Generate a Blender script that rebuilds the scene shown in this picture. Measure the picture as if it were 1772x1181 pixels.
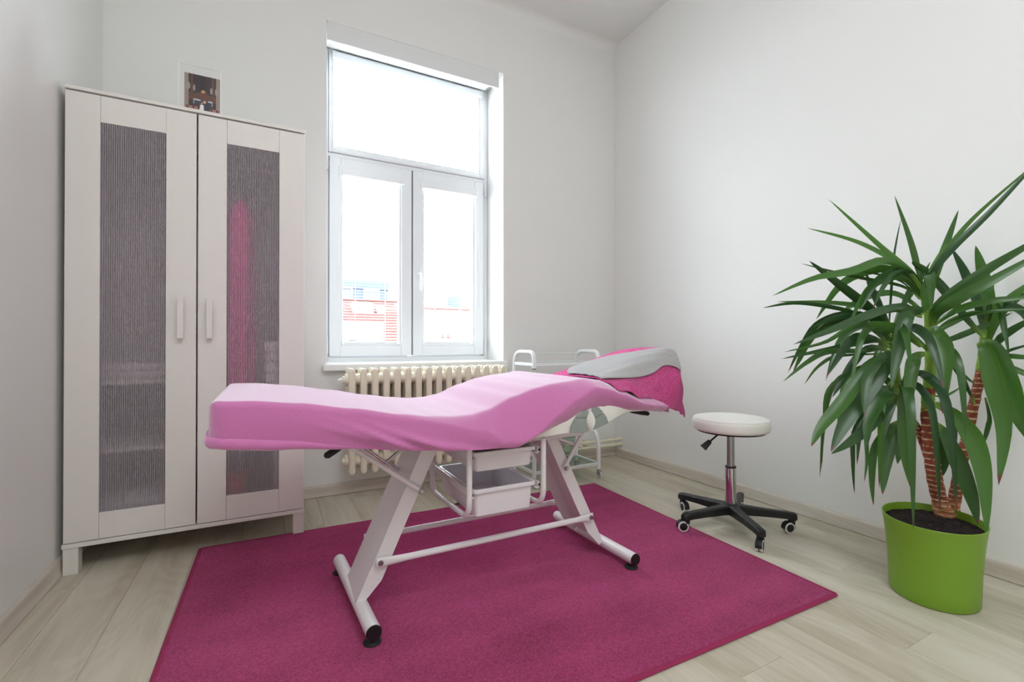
import bpy, bmesh, math, random
from mathutils import Vector, Matrix, Quaternion
for o in list(bpy.data.objects):
    bpy.data.objects.remove(o)
SC = bpy.context.scene
COL = SC.collection
PI = math.pi
random.seed(7)

# ------------------------------------------------------------------ camera, light, exposure
cam = bpy.data.cameras.new('camera')
cam.sensor_width = 36.0
cam.lens = 16.291
cam.clip_start = 0.02
cam_ob = bpy.data.objects.new('camera', cam)
COL.objects.link(cam_ob)
cam_ob.location = (0, 0, 0.85)
cam_ob.rotation_euler = (math.radians(90.327), math.radians(0.036), math.radians(-27.764))
SC.camera = cam_ob

SKY = 43.0
W = bpy.data.worlds.new('overcast_sky')
SC.world = W
W.use_nodes = True
bg = W.node_tree.nodes['Background']
bg.inputs[0].default_value = (0.855, 0.935, 1.0, 1)
# overcast sky: brighter towards the zenith (1 + 2 sin elevation) / 3
_n = W.node_tree.nodes; _l = W.node_tree.links
_tc = _n.new('ShaderNodeTexCoord'); _sp = _n.new('ShaderNodeSeparateXYZ')
_mx = _n.new('ShaderNodeMath'); _mx.operation = 'MAXIMUM'; _mx.inputs[1].default_value = 0.0
_ma = _n.new('ShaderNodeMath'); _ma.operation = 'MULTIPLY_ADD'; _ma.inputs[1].default_value = SKY * 2 / 3; _ma.inputs[2].default_value = SKY / 3
_l.new(_tc.outputs['Generated'], _sp.inputs[0]); _l.new(_sp.outputs[2], _mx.inputs[0]); _l.new(_mx.outputs[0], _ma.inputs[0]); _l.new(_ma.outputs[0], bg.inputs[1])

def area(name, loc, rot, sx, sy, power, col, portal=False, shape='RECTANGLE'):
    l = bpy.data.lights.new(name, 'AREA')
    l.shape = shape
    l.size = sx
    if shape in ('RECTANGLE', 'ELLIPSE'):
        l.size_y = sy
    l.energy = power
    l.color = col
    if portal:
        l.cycles.is_portal = True
    o = bpy.data.objects.new(name, l)
    COL.objects.link(o)
    o.location = loc
    o.rotation_euler = rot
    return o

area('window_portal', (0.85, 3.17, 1.70), (math.radians(-90), 0, 0), 1.1, 1.92, 1, (1, 1, 1), portal=True)
area('ceiling_light', (0.45, -0.55, 3.0), (math.radians(16), 0, 0), 1.6, 1.6, 38, (0.91, 0.96, 1.0), shape='DISK')
area('ceiling_fill', (0.35, -0.85, 1.75), (math.radians(180), 0, 0), 0.5, 0.5, 10, (0.93, 0.97, 1.0), shape='DISK')  # unseen upward fill light, added behind the camera to brighten ceiling and room

SC.view_settings.view_transform = 'Standard'
SC.view_settings.look = 'None'
SC.view_settings.gamma = 1.0
SC.view_settings.use_curve_mapping = False
SC.view_settings.exposure = 0.0
SC.cycles.max_bounces = 10
SC.cycles.diffuse_bounces = 6
SC.cycles.glossy_bounces = 4
SC.cycles.transmission_bounces = 8
SC.cycles.transparent_max_bounces = 12
SC.cycles.caustics_reflective = False
SC.cycles.caustics_refractive = True
SC.cycles.blur_glossy = 1.0
SC.cycles.sample_clamp_indirect = 12.0

# ------------------------------------------------------------------ materials
def srgb(r, g, b):
    f = lambda c: (c / 255 / 12.92) if c / 255 <= 0.04045 else ((c / 255 + 0.055) / 1.055) ** 2.4
    return (f(r), f(g), f(b), 1.0)

def mat(name, col, rough=0.5, metal=0.0, bump=None, var=None, sheen=0.0, trans=0.0, ior=1.45, spec=0.5, coat=0.0, attr=None):
    """col: srgb triple; bump: (scale, strength, distance[, stretch]); var: (scale, second srgb triple[, stretch])"""
    m = bpy.data.materials.new(name)
    m.use_nodes = True
    nt = m.node_tree
    p = nt.nodes['Principled BSDF']
    c = srgb(*col)
    p.inputs['Base Color'].default_value = c
    p.inputs['Roughness'].default_value = rough
    p.inputs['Metallic'].default_value = metal
    p.inputs['Specular IOR Level'].default_value = spec
    p.inputs['IOR'].default_value = ior
    p.inputs['Transmission Weight'].default_value = trans
    p.inputs['Sheen Weight'].default_value = sheen
    p.inputs['Sheen Roughness'].default_value = 0.45
    p.inputs['Coat Weight'].default_value = coat
    tc = nt.nodes.new('ShaderNodeTexCoord')
    def noise(scale, stretch, detail=4):
        mp = nt.nodes.new('ShaderNodeMapping')
        nt.links.new(tc.outputs['Object'], mp.inputs[0])
        mp.inputs['Scale'].default_value = stretch or (1, 1, 1)
        n = nt.nodes.new('ShaderNodeTexNoise')
        n.inputs['Scale'].default_value = scale
        n.inputs['Detail'].default_value = detail
        nt.links.new(mp.outputs[0], n.inputs['Vector'])
        return n
    if var:
        n = noise(var[0], var[2] if len(var) > 2 else None)
        r = nt.nodes.new('ShaderNodeValToRGB')
        r.color_ramp.elements[0].position = 0.35
        r.color_ramp.elements[1].position = 0.65
        r.color_ramp.elements[0].color = c
        r.color_ramp.elements[1].color = srgb(*var[1])
        nt.links.new(n.outputs['Fac'], r.inputs[0])
        nt.links.new(r.outputs[0], p.inputs['Base Color'])
    if attr:
        a = nt.nodes.new('ShaderNodeAttribute')
        a.attribute_name = attr
        nt.links.new(a.outputs['Color'], p.inputs['Base Color'])
    if bump:
        n = noise(bump[0], bump[3] if len(bump) > 3 else None)
        b = nt.nodes.new('ShaderNodeBump')
        b.inputs['Strength'].default_value = bump[1]
        b.inputs['Distance'].default_value = bump[2]
        nt.links.new(n.outputs['Fac'], b.inputs['Height'])
        nt.links.new(b.outputs[0], p.inputs['Normal'])
    return m

M = {}
M['wall'] = mat('wall_paint', (231, 230, 227), 0.44, bump=(260, 0.12, 0.002))
M['ceil'] = mat('ceiling_paint', (232, 231, 229), 0.92)
M['pvc'] = mat('white_pvc', (238, 240, 242), 0.32)
M['seal'] = mat('grey_gap_seal', (120, 122, 126), 0.6)
M['slat'] = mat('blind_slat', (240, 241, 242), 0.45)
M['cord'] = mat('white_cord', (240, 240, 240), 0.6)
M['sill'] = mat('sill_laminate', (238, 238, 235), 0.3)
M['pelmet'] = mat('pelmet_board', (226, 226, 226), 0.55)
M['melamine'] = mat('white_melamine', (226, 221, 215), 0.42, bump=(180, 0.05, 0.0006))
M['back'] = mat('wardrobe_back', (206, 200, 195), 0.7)
M['enamel'] = mat('white_enamel', (226, 221, 222), 0.28)
M['trolley'] = mat('trolley_enamel', (238, 240, 240), 0.3)
M['radiator'] = mat('cream_radiator', (233, 225, 207), 0.4, var=(9, (226, 216, 194)))
M['pipe'] = mat('cream_pipe', (230, 222, 196), 0.45)
M['chrome'] = mat('chrome', (205, 205, 208), 0.08, 1.0)
M['steel'] = mat('steel', (170, 168, 170), 0.28, 1.0)
M['brass'] = mat('valve_brass', (120, 112, 104), 0.4, 0.8)
M['black'] = mat('black_plastic', (26, 26, 28), 0.42, bump=(300, 0.15, 0.0006))
M['rubber'] = mat('black_rubber', (18, 18, 19), 0.6)
M['tyre'] = mat('white_tyre', (226, 222, 222), 0.5)
M['leatherette'] = mat('white_leatherette', (238, 236, 230), 0.42, bump=(420, 0.12, 0.0006))
M['silver'] = mat('silver_leatherette', (150, 157, 153), 0.38, 0.35)
M['tray'] = mat('tray_plastic', (228, 222, 226), 0.4)
M['fleece'] = mat('pink_fleece', (196, 112, 166), 0.95, sheen=1.0, bump=(420, 0.4, 0.0014), var=(420, (202, 122, 174)), spec=0.1)
M['rugedge'] = mat('rug_binding', (150, 40, 84), 0.9, bump=(300, 0.4, 0.001))
M['grey'] = mat('grey_terry', (188, 185, 184), 0.98, sheen=0.25, bump=(520, 1.0, 0.003), var=(260, (170, 167, 167)), spec=0.1)
M['pot'] = mat('green_plastic_pot', (120, 158, 44), 0.42, bump=(250, 0.08, 0.0005))
M['soil'] = mat('potting_soil', (44, 32, 28), 1.0, bump=(60, 1.0, 0.02), var=(45, (24, 18, 16)))
M['trunk'] = mat('yucca_trunk', (120, 60, 50), 0.8, attr='tint', bump=(90, 0.5, 0.003))
M['photo'] = mat('photo_print', (90, 60, 50), 0.35, attr='tint')
M['pinkcloth'] = mat('pink_garment', (240, 24, 150), 0.9)
M['whitecloth'] = mat('white_linen', (236, 232, 230), 0.9)
M['orangebox'] = mat('orange_carton', (226, 96, 44), 0.6)
M['tealbox'] = mat('teal_carton', (52, 92, 104), 0.6)
M['blueblock'] = mat('slate_cladding', (64, 71, 84), 0.7, spec=0.0)
M['render'] = mat('white_render', (150, 149, 146), 0.9, spec=0.0)
M['rooftile'] = mat('red_roof_tile', (74, 51, 48), 0.85, var=(4, (82, 57, 54)), spec=0.0)
M['darkpane'] = mat('far_window_pane', (80, 84, 88), 0.2, spec=0.0)
M['darkvent'] = mat('far_vent', (48, 49, 51), 0.6, spec=0.0)
M['ground'] = mat('courtyard_ground', (90, 90, 88), 0.9, spec=0.0)
M['pot_clay'] = mat('chimney_clay', (86, 58, 54), 0.8, spec=0.0)

def glass(name, tint=(250, 252, 252), rough=0.0, ior=1.35):
    """thin sheet: mostly clear with a fresnel reflection"""
    m = bpy.data.materials.new(name)
    m.use_nodes = True
    nt = m.node_tree
    nt.nodes.clear()
    out = nt.nodes.new('ShaderNodeOutputMaterial')
    mix = nt.nodes.new('ShaderNodeMixShader')
    fr = nt.nodes.new('ShaderNodeFresnel')
    fr.inputs[0].default_value = ior
    tr = nt.nodes.new('ShaderNodeBsdfTransparent')
    tr.inputs[0].default_value = srgb(*tint)
    gl = nt.nodes.new('ShaderNodeBsdfGlossy')
    gl.inputs['Roughness'].default_value = rough
    geo = nt.nodes.new('ShaderNodeNewGeometry')
    inv = nt.nodes.new('ShaderNodeMath'); inv.operation = 'SUBTRACT'; inv.inputs[0].default_value = 1.0
    mul = nt.nodes.new('ShaderNodeMath'); mul.operation = 'MULTIPLY'
    nt.links.new(geo.outputs['Backfacing'], inv.inputs[1])
    nt.links.new(fr.outputs[0], mul.inputs[0]); nt.links.new(inv.outputs[0], mul.inputs[1])
    nt.links.new(mul.outputs[0], mix.inputs[0])
    nt.links.new(tr.outputs[0], mix.inputs[1])
    nt.links.new(gl.outputs[0], mix.inputs[2])
    nt.links.new(mix.outputs[0], out.inputs[0])
    return m
M['glass'] = glass('window_glass')
M['shelfglass'] = glass('shelf_glass', (228, 240, 236), ior=1.12)
M['acrylic'] = glass('clear_acrylic', (254, 254, 254), ior=1.12)
M['acryledge'] = mat('acrylic_edge', (250, 252, 250), 0.3)
M['vase'] = glass('clear_vase_glass', (236, 242, 238))

def ribbed():
    m = mat('ribbed_polycarbonate', (226, 216, 222), 0.28, trans=0.82, ior=1.12)
    return m
M['ribbed'] = ribbed()
M['web'] = mat('panel_web', (176, 168, 172), 0.5)

def wood(name, c1, c2, c3, long_axis='Y', rough=0.45):
    m = bpy.data.materials.new(name)
    m.use_nodes = True
    nt = m.node_tree
    N, Lk = nt.nodes, nt.links
    p = N['Principled BSDF']
    p.inputs['Roughness'].default_value = rough
    tc = N.new('ShaderNodeTexCoord')
    oi = N.new('ShaderNodeObjectInfo')
    mul = N.new('ShaderNodeVectorMath'); mul.operation = 'SCALE'
    comb = N.new('ShaderNodeCombineXYZ')
    for i in range(3):
        Lk.new(oi.outputs['Random'], comb.inputs[i])
    Lk.new(comb.outputs[0], mul.inputs[0]); mul.inputs['Scale'].default_value = 37.0
    add = N.new('ShaderNodeVectorMath'); add.operation = 'ADD'
    Lk.new(tc.outputs['Object'], add.inputs[0]); Lk.new(mul.outputs[0], add.inputs[1])
    def mp(s):
        n = N.new('ShaderNodeMapping'); Lk.new(add.outputs[0], n.inputs[0])
        n.inputs['Scale'].default_value = s
        return n
    lx = {'Y': lambda a, b: (a, b, a), 'X': lambda a, b: (b, a, a)}[long_axis]
    broad = N.new('ShaderNodeTexNoise'); broad.inputs['Scale'].default_value = 1.0; broad.inputs['Detail'].default_value = 3
    Lk.new(mp(lx(9.0, 0.9)).outputs[0], broad.inputs['Vector'])
    # cathedral figure: rings of a stretched noise field
    fig = N.new('ShaderNodeTexNoise'); fig.inputs['Scale'].default_value = 1.0; fig.inputs['Detail'].default_value = 1.5
    Lk.new(mp(lx(5.0, 1.1)).outputs[0], fig.inputs['Vector'])
    mth = N.new('ShaderNodeMath'); mth.operation = 'MULTIPLY'; mth.inputs[1].default_value = 95.0
    Lk.new(fig.outputs['Fac'], mth.inputs[0])
    sn = N.new('ShaderNodeMath'); sn.operation = 'SINE'
    Lk.new(mth.outputs[0], sn.inputs[0])
    fine = N.new('ShaderNodeTexNoise'); fine.inputs['Scale'].default_value = 1.0; fine.inputs['Detail'].default_value = 5
    Lk.new(mp(lx(160.0, 6.0)).outputs[0], fine.inputs['Vector'])
    # mix
    a1 = N.new('ShaderNodeMath'); a1.operation = 'MULTIPLY_ADD'; a1.inputs[1].default_value = 0.04
    Lk.new(sn.outputs[0], a1.inputs[0]); Lk.new(broad.outputs['Fac'], a1.inputs[2])
    a2 = N.new('ShaderNodeMath'); a2.operation = 'MULTIPLY_ADD'; a2.inputs[1].default_value = 0.28
    Lk.new(fine.outputs['Fac'], a2.inputs[0]); Lk.new(a1.outputs[0], a2.inputs[2])
    a3 = N.new('ShaderNodeMath'); a3.operation = 'MULTIPLY_ADD'; a3.inputs[1].default_value = 0.10
    Lk.new(oi.outputs['Random'], a3.inputs[0]); Lk.new(a2.outputs[0], a3.inputs[2])
    r = N.new('ShaderNodeValToRGB')
    e = r.color_ramp.elements
    e[0].position = 0.50; e[0].color = srgb(*c1)
    e[1].position = 0.90; e[1].color = srgb(*c3)
    k = e.new(0.70); k.color = srgb(*c2)
    Lk.new(a3.outputs[0], r.inputs[0])
    Lk.new(r.outputs[0], p.inputs['Base Color'])
    b = N.new('ShaderNodeBump'); b.inputs['Strength'].default_value = 0.08; b.inputs['Distance'].default_value = 0.001
    Lk.new(fine.outputs['Fac'], b.inputs['Height']); Lk.new(b.outputs[0], p.inputs['Normal'])
    return m
M['plank'] = wood('pale_oak_plank', (180, 170, 149), (198, 190, 172), (208, 201, 185))
M['skirtY'] = wood('pale_oak_skirting', (186, 174, 160), (200, 190, 178), (212, 204, 192), 'Y')
M['skirtX'] = wood('pale_oak_skirting_long', (186, 174, 160), (200, 190, 178), (212, 204, 192), 'X')

def rug_mat():
    m = mat('pink_rug_pile', (184, 62, 116), 1.0, sheen=0.15, bump=(330, 1.0, 0.006), spec=0.05)
    nt = m.node_tree; N, Lk = nt.nodes, nt.links
    p = N['Principled BSDF']
    tc = N.new('ShaderNodeTexCoord')
    fine = N.new('ShaderNodeTexNoise'); fine.inputs['Scale'].default_value = 190; fine.inputs['Detail'].default_value = 3
    big = N.new('ShaderNodeTexNoise'); big.inputs['Scale'].default_value = 4.5; big.inputs['Detail'].default_value = 3
    Lk.new(tc.outputs['Object'], fine.inputs['Vector']); Lk.new(tc.outputs['Object'], big.inputs['Vector'])
    a = N.new('ShaderNodeMath'); a.operation = 'MULTIPLY_ADD'; a.inputs[1].default_value = 0.35
    Lk.new(big.outputs['Fac'], a.inputs[0]); Lk.new(fine.outputs['Fac'], a.inputs[2])
    lay = N.new('ShaderNodeTexNoise'); lay.inputs['Scale'].default_value = 1.0; lay.inputs['Detail'].default_value = 2
    lm = N.new('ShaderNodeMapping'); lm.inputs['Rotation'].default_value = (0, 0, math.radians(38)); lm.inputs['Scale'].default_value = (1.2, 9.0, 1)
    Lk.new(tc.outputs['Object'], lm.inputs[0]); Lk.new(lm.outputs[0], lay.inputs['Vector'])
    a0 = a
    a = N.new('ShaderNodeMath'); a.operation = 'MULTIPLY_ADD'; a.inputs[1].default_value = 0.30
    sh_ = N.new('ShaderNodeMath'); sh_.operation = 'ADD'; sh_.inputs[1].default_value = -0.15
    Lk.new(lay.outputs['Fac'], a.inputs[0]); Lk.new(a0.outputs[0], sh_.inputs[0]); Lk.new(sh_.outputs[0], a.inputs[2])
    r = N.new('ShaderNodeValToRGB'); e = r.color_ramp.elements
    e[0].position = 0.42; e[0].color = srgb(140, 26, 78)
    e[1].position = 0.92; e[1].color = srgb(196, 68, 128)
    Lk.new(a.outputs[0], r.inputs[0]); Lk.new(r.outputs[0], p.inputs['Base Color'])
    return m
M['rug'] = rug_mat()

def waffle_mat():
    m = mat('pink_waffle', (236, 62, 150), 0.95, sheen=0.25, spec=0.1)
    nt = m.node_tree; N, Lk = nt.nodes, nt.links
    p = N['Principled BSDF']
    uv = N.new('ShaderNodeUVMap')
    sx = N.new('ShaderNodeSeparateXYZ'); Lk.new(uv.outputs[0], sx.inputs[0])
    def s(i, k):
        a = N.new('ShaderNodeMath'); a.operation = 'MULTIPLY'; a.inputs[1].default_value = k
        Lk.new(sx.outputs[i], a.inputs[0])
        b = N.new('ShaderNodeMath'); b.operation = 'SINE'; Lk.new(a.outputs[0], b.inputs[0])
        return b
    mx = N.new('ShaderNodeMath'); mx.operation = 'MULTIPLY'
    A, B = s(0, 2 * PI * 60), s(1, 2 * PI * 52)
    Lk.new(A.outputs[0], mx.inputs[0]); Lk.new(B.outputs[0], mx.inputs[1])
    bp = N.new('ShaderNodeBump'); bp.inputs['Strength'].default_value = 0.9; bp.inputs['Distance'].default_value = 0.004
    Lk.new(mx.outputs[0], bp.inputs['Height']); Lk.new(bp.outputs[0], p.inputs['Normal'])
    r = N.new('ShaderNodeValToRGB'); e = r.color_ramp.elements
    e[0].position = 0.2; e[0].color = srgb(206, 30, 120); e[1].position = 0.8; e[1].color = srgb(244, 92, 172)
    ad = N.new('ShaderNodeMath'); ad.operation = 'MULTIPLY_ADD'; ad.inputs[1].default_value = 0.5; ad.inputs[2].default_value = 0.5
    Lk.new(mx.outputs[0], ad.inputs[0]); Lk.new(ad.outputs[0], r.inputs[0]); Lk.new(r.outputs[0], p.inputs['Base Color'])
    return m
M['waffle'] = waffle_mat()

def leaf_mat(name, tipped):
    m = bpy.data.materials.new(name); m.use_nodes = True
    nt = m.node_tree; N, Lk = nt.nodes, nt.links
    p = N['Principled BSDF']; p.inputs['Roughness'].default_value = 0.30
    out = [n for n in N if n.type == 'OUTPUT_MATERIAL'][0]
    uv = N.new('ShaderNodeUVMap'); sx = N.new('ShaderNodeSeparateXYZ'); Lk.new(uv.outputs[0], sx.inputs[0])
    oi = N.new('ShaderNodeObjectInfo')
    base = N.new('ShaderNodeValToRGB'); e = base.color_ramp.elements
    e[0].position = 0; e[0].color = srgb(42, 78, 40); e[1].position = 1; e[1].color = srgb(80, 128, 46)
    Lk.new(oi.outputs['Random'], base.inputs[0])
    # fine lengthwise streaks
    mp = N.new('ShaderNodeMapping'); Lk.new(uv.outputs[0], mp.inputs[0]); mp.inputs['Scale'].default_value = (26, 1.2, 1)
    nz = N.new('ShaderNodeTexNoise'); nz.inputs['Scale'].default_value = 1; Lk.new(mp.outputs[0], nz.inputs['Vector'])
    mixs = N.new('ShaderNodeMixRGB'); mixs.blend_type = 'MULTIPLY'; mixs.inputs[0].default_value = 0.35
    Lk.new(base.outputs[0], mixs.inputs[1]); Lk.new(nz.outputs['Fac'], mixs.inputs[2])
    # pale base of the leaf, dry tip
    rp = N.new('ShaderNodeValToRGB'); e = rp.color_ramp.elements
    e[0].position = 0.02; e[0].color = (1, 1, 1, 1); e[1].position = 0.2; e[1].color = (0, 0, 0, 1)
    Lk.new(sx.outputs[1], rp.inputs[0])
    m1 = N.new('ShaderNodeMixRGB'); Lk.new(rp.outputs[0], m1.inputs[0]); Lk.new(mixs.outputs[0], m1.inputs[1]); m1.inputs[2].default_value = srgb(130, 168, 66)
    last = m1
    if tipped:
        rt = N.new('ShaderNodeValToRGB'); e = rt.color_ramp.elements
        e[0].position = 0.925; e[0].color = (0, 0, 0, 1); e[1].position = 0.95; e[1].color = (1, 1, 1, 1)
        Lk.new(sx.outputs[1], rt.inputs[0])
        m2 = N.new('ShaderNodeMixRGB'); Lk.new(rt.outputs[0], m2.inputs[0]); Lk.new(m1.outputs[0], m2.inputs[1]); m2.inputs[2].default_value = srgb(112, 62, 48)
        last = m2
    Lk.new(last.outputs[0], p.inputs['Base Color'])
    tl = N.new('ShaderNodeBsdfTranslucent'); Lk.new(last.outputs[0], tl.inputs[0])
    mx = N.new('ShaderNodeMixShader'); mx.inputs[0].default_value = 0.18
    Lk.new(p.outputs[0], mx.inputs[1]); Lk.new(tl.outputs[0], mx.inputs[2]); Lk.new(mx.outputs[0], out.inputs[0])
    return m
M['leaf'] = leaf_mat('yucca_leaf', False)
M['leaftip'] = leaf_mat('yucca_leaf_dry_tip', True)

# ------------------------------------------------------------------ mesh helpers
class MB:
    def __init__(s):
        s.v = []; s.f = []; s.uv = {}; s.tint = None
    def add(s, vs, fs):
        n = len(s.v); s.v += [tuple(p) for p in vs]; s.f += [tuple(i + n for i in f) for f in fs]
        return n
    def box(s, x0, x1, y0, y1, z0, z1):
        s.add([(x0, y0, z0), (x1, y0, z0), (x1, y1, z0), (x0, y1, z0), (x0, y0, z1), (x1, y0, z1), (x1, y1, z1), (x0, y1, z1)],
              [(0, 3, 2, 1), (4, 5, 6, 7), (0, 1, 5, 4), (1, 2, 6, 5), (2, 3, 7, 6), (3, 0, 4, 7)])
        return s
    def hexa(s, b, t):
        """two quads (bottom, top), each four points in the same order"""
        s.add(list(b) + list(t), [(0, 3, 2, 1), (4, 5, 6, 7), (0, 1, 5, 4), (1, 2, 6, 5), (2, 3, 7, 6), (3, 0, 4, 7)])
        return s
    def prism(s, poly, d):
        """polygon of 3-D points pushed by vector d"""
        n = len(poly); d = Vector(d)
        a = [Vector(p) for p in poly]
        s.add(a + [p + d for p in a], [tuple(range(n))[::-1], tuple(range(n, 2 * n))] + [(i, (i + 1) % n, n + (i + 1) % n, n + i) for i in range(n)])
        return s
    def tube(s, pts, r, n=12, caps=True, flat=1.0):
        P = [Vector(p) for p in pts]; m = len(P)
        rr = r if isinstance(r, (list, tuple)) else [r] * m
        T = []
        for i in range(m):
            a = P[max(i - 1, 0)]; b = P[min(i + 1, m - 1)]
            T.append((b - a).normalized())
        up = Vector((0, 0, 1)) if abs(T[0].z) < 0.9 else Vector((1, 0, 0))
        X = T[0].cross(up).normalized()
        vs = []
        for i in range(m):
            if i:
                X = (T[i - 1].rotation_difference(T[i])) @ X
                X = (X - T[i] * X.dot(T[i])).normalized()
            Y = T[i].cross(X)
            for k in range(n):
                a = 2 * PI * k / n
                vs.append(P[i] + X * (math.cos(a) * rr[i]) + Y * (math.sin(a) * rr[i] * flat))
        fs = [(i * n + k, i * n + (k + 1) % n, (i + 1) * n + (k + 1) % n, (i + 1) * n + k) for i in range(m - 1) for k in range(n)]
        if caps:
            fs += [tuple(range(n))[::-1], tuple((m - 1) * n + k for k in range(n))]
        s.add(vs, fs)
        return s
    def lathe(s, prof, c=(0, 0, 0), axis='Z', n=32, sx=1.0, sy=1.0):
        vs = []
        for (r, h) in prof:
            for k in range(n):
                a = 2 * PI * k / n
                u, w = r * math.cos(a) * sx, r * math.sin(a) * sy
                p = {'Z': (u, w, h), 'X': (h, u, w), 'Y': (u, h, w)}[axis]
                vs.append((p[0] + c[0], p[1] + c[1], p[2] + c[2]))
        m = len(prof)
        fs = [(i * n + k, i * n + (k + 1) % n, (i + 1) * n + (k + 1) % n, (i + 1) * n + k) for i in range(m - 1) for k in range(n)]
        if prof[0][0] > 1e-6: fs.append(tuple(range(n))[::-1])
        if prof[-1][0] > 1e-6: fs.append(tuple((m - 1) * n + k for k in range(n)))
        s.add(vs, fs)
        return s
    def grid(s, rows, closed=False):
        m, n = len(rows), len(rows[0])
        k = s.add([p for r in rows for p in r], [(i * n + j, i * n + (j + 1) % n, (i + 1) * n + (j + 1) % n, (i + 1) * n + j) for i in range(m - 1) for j in range(n if closed else n - 1)])
        if not closed:
            for i in range(m):
                for j in range(n):
                    s.uv[k + i * n + j] = (j / (n - 1), i / (m - 1))
        return s
    def mesh(s, name, m, smooth=None):
        me = bpy.data.meshes.new(name)
        me.from_pydata([tuple(v) for v in s.v], [], s.f)
        bm = bmesh.new(); bm.from_mesh(me)
        bmesh.ops.recalc_face_normals(bm, faces=bm.faces[:])
        bm.to_mesh(me); bm.free()
        if s.uv:
            ul = me.uv_layers.new(name='UVMap')
            for lp in me.loops:
                ul.data[lp.index].uv = s.uv.get(lp.vertex_index, (0, 0))
        if s.tint:
            ca = me.color_attributes.new('tint', 'FLOAT_COLOR', 'POINT')
            for i, c in enumerate(s.tint):
                ca.data[i].color = c
        if m: me.materials.append(m)
        if smooth is not None:
            me.polygons.foreach_set('use_smooth', [True] * len(me.polygons))
            me.set_sharp_from_angle(angle=math.radians(smooth))
        me.update()
        return me
    def build(s, name, m, parent=None, smooth=None, bevel=None, label=None):
        o = bpy.data.objects.new(name, s.mesh(name, m, smooth))
        COL.objects.link(o)
        attach(o, parent)
        if bevel:
            b = o.modifiers.new('bevel', 'BEVEL'); b.width = bevel; b.segments = 2; b.limit_method = 'ANGLE'; b.angle_limit = math.radians(40)
            b.harden_normals = False
        if label: o['label'] = label
        return o

def attach(o, parent):
    if parent:
        o.parent = parent
        o.matrix_parent_inverse = base_matrix(parent).inverted()

def base_matrix(o):
    m = Matrix.LocRotScale(o.location, o.rotation_euler, o.scale)
    return (base_matrix(o.parent) @ o.matrix_parent_inverse @ m) if o.parent else m

def clone(o, off, parent):
    c = o.copy(); COL.objects.link(c); c.parent = parent
    if parent: c.matrix_parent_inverse = base_matrix(parent).inverted()
    c.location = Vector(o.location) + Vector(off)
    return c

def empty(name, loc=(0, 0, 0), parent=None):
    o = bpy.data.objects.new(name, None); COL.objects.link(o)
    o.empty_display_size = 0.05
    o.location = loc
    attach(o, parent)
    return o

def tag(o, label, cat, group=None):
    o['label'] = label; o['category'] = cat
    if group: o['group'] = group
    return o

def struct(o, label=None):
    o['kind'] = 'structure'
    if label: o['label'] = label
    return o

def arc(c, r, a0, a1, n, plane):
    """points on an arc in plane 'XZ','YZ' or 'XY'"""
    out = []
    for i in range(n + 1):
        a = math.radians(a0 + (a1 - a0) * i / n)
        u, v = r * math.cos(a), r * math.sin(a)
        out.append({'XZ': (c[0] + u, c[1], c[2] + v), 'YZ': (c[0], c[1] + u, c[2] + v), 'XY': (c[0] + u, c[1] + v, c[2])}[plane])
    return out

def fillet(pts, r, n=6):
    """round the corners of a polyline"""
    P = [Vector(p) for p in pts]; out = [P[0]]
    for i in range(1, len(P) - 1):
        a, b, c = P[i - 1], P[i], P[i + 1]
        d1 = (a - b).normalized(); d2 = (c - b).normalized()
        ang = d1.angle(d2); t = min(r / math.tan(ang / 2), (a - b).length * 0.49, (c - b).length * 0.49)
        p0, p1 = b + d1 * t, b + d2 * t
        for k in range(n + 1):
            u = k / n
            out.append(p0 * (1 - u) ** 2 + b * 2 * u * (1 - u) + p1 * u * u)
    out.append(P[-1])
    return out

def lerp(tab, x):
    if x <= tab[0][0]: return tab[0][1]
    for (a, va), (b, vb) in zip(tab, tab[1:]):
        if x <= b:
            u = (x - a) / (b - a); u = u * u * (3 - 2 * u) * 0.5 + u * 0.5
            return va + (vb - va) * u
    return tab[-1][1]

def cr(p, t):
    n = len(p) - 1; i = min(max(int(t * n), 0), n - 1); u = t * n - i
    a = p[max(i - 1, 0)]; b = p[i]; c = p[i + 1]; d = p[min(i + 2, n)]
    return tuple(.5 * ((2 * b[k]) + (-a[k] + c[k]) * u + (2 * a[k] - 5 * b[k] + 4 * c[k] - d[k]) * u * u + (-a[k] + 3 * b[k] - 3 * c[k] + d[k]) * u ** 3) for k in range(len(b)))
def surf(G, s, t): return cr([cr(r, t) for r in G], s)

# ------------------------------------------------------------------ room
XL, XR, YB, YF, ZC = -0.682, 2.352, 2.782, -1.55, 3.135
fl = struct(MB().box(XL - 0.1, XR + 0.1, YF - 0.1, YB + 0.1, -0.08, -0.010).build('floor', M['plank']), 'pale oak laminate floor')
PW, PLN = 0.166, 1.285
def plank_mesh(w, l):
    g = 0.0003; c = 0.0007
    mb = MB()
    b = [(-w / 2 + g, -l / 2 + g, -0.009), (w / 2 - g, -l / 2 + g, -0.009), (w / 2 - g, l / 2 - g, -0.009), (-w / 2 + g, l / 2 - g, -0.009)]
    m1 = [(x, y, -0.0008) for x, y, z in b]
    t = [(x - math.copysign(c, x), y - math.copysign(c, y), 0.0) for x, y, z in b]
    mb.add(b + m1 + t, [(0, 1, 5, 4), (1, 2, 6, 5), (2, 3, 7, 6), (3, 0, 4, 7), (4, 5, 9, 8), (5, 6, 10, 9), (6, 7, 11, 10), (7, 4, 8, 11), (8, 9, 10, 11)])
    return mb.mesh('plank', M['plank'])
plank_cache = {}
k = 0
x = 0.236 - 6 * PW
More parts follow.
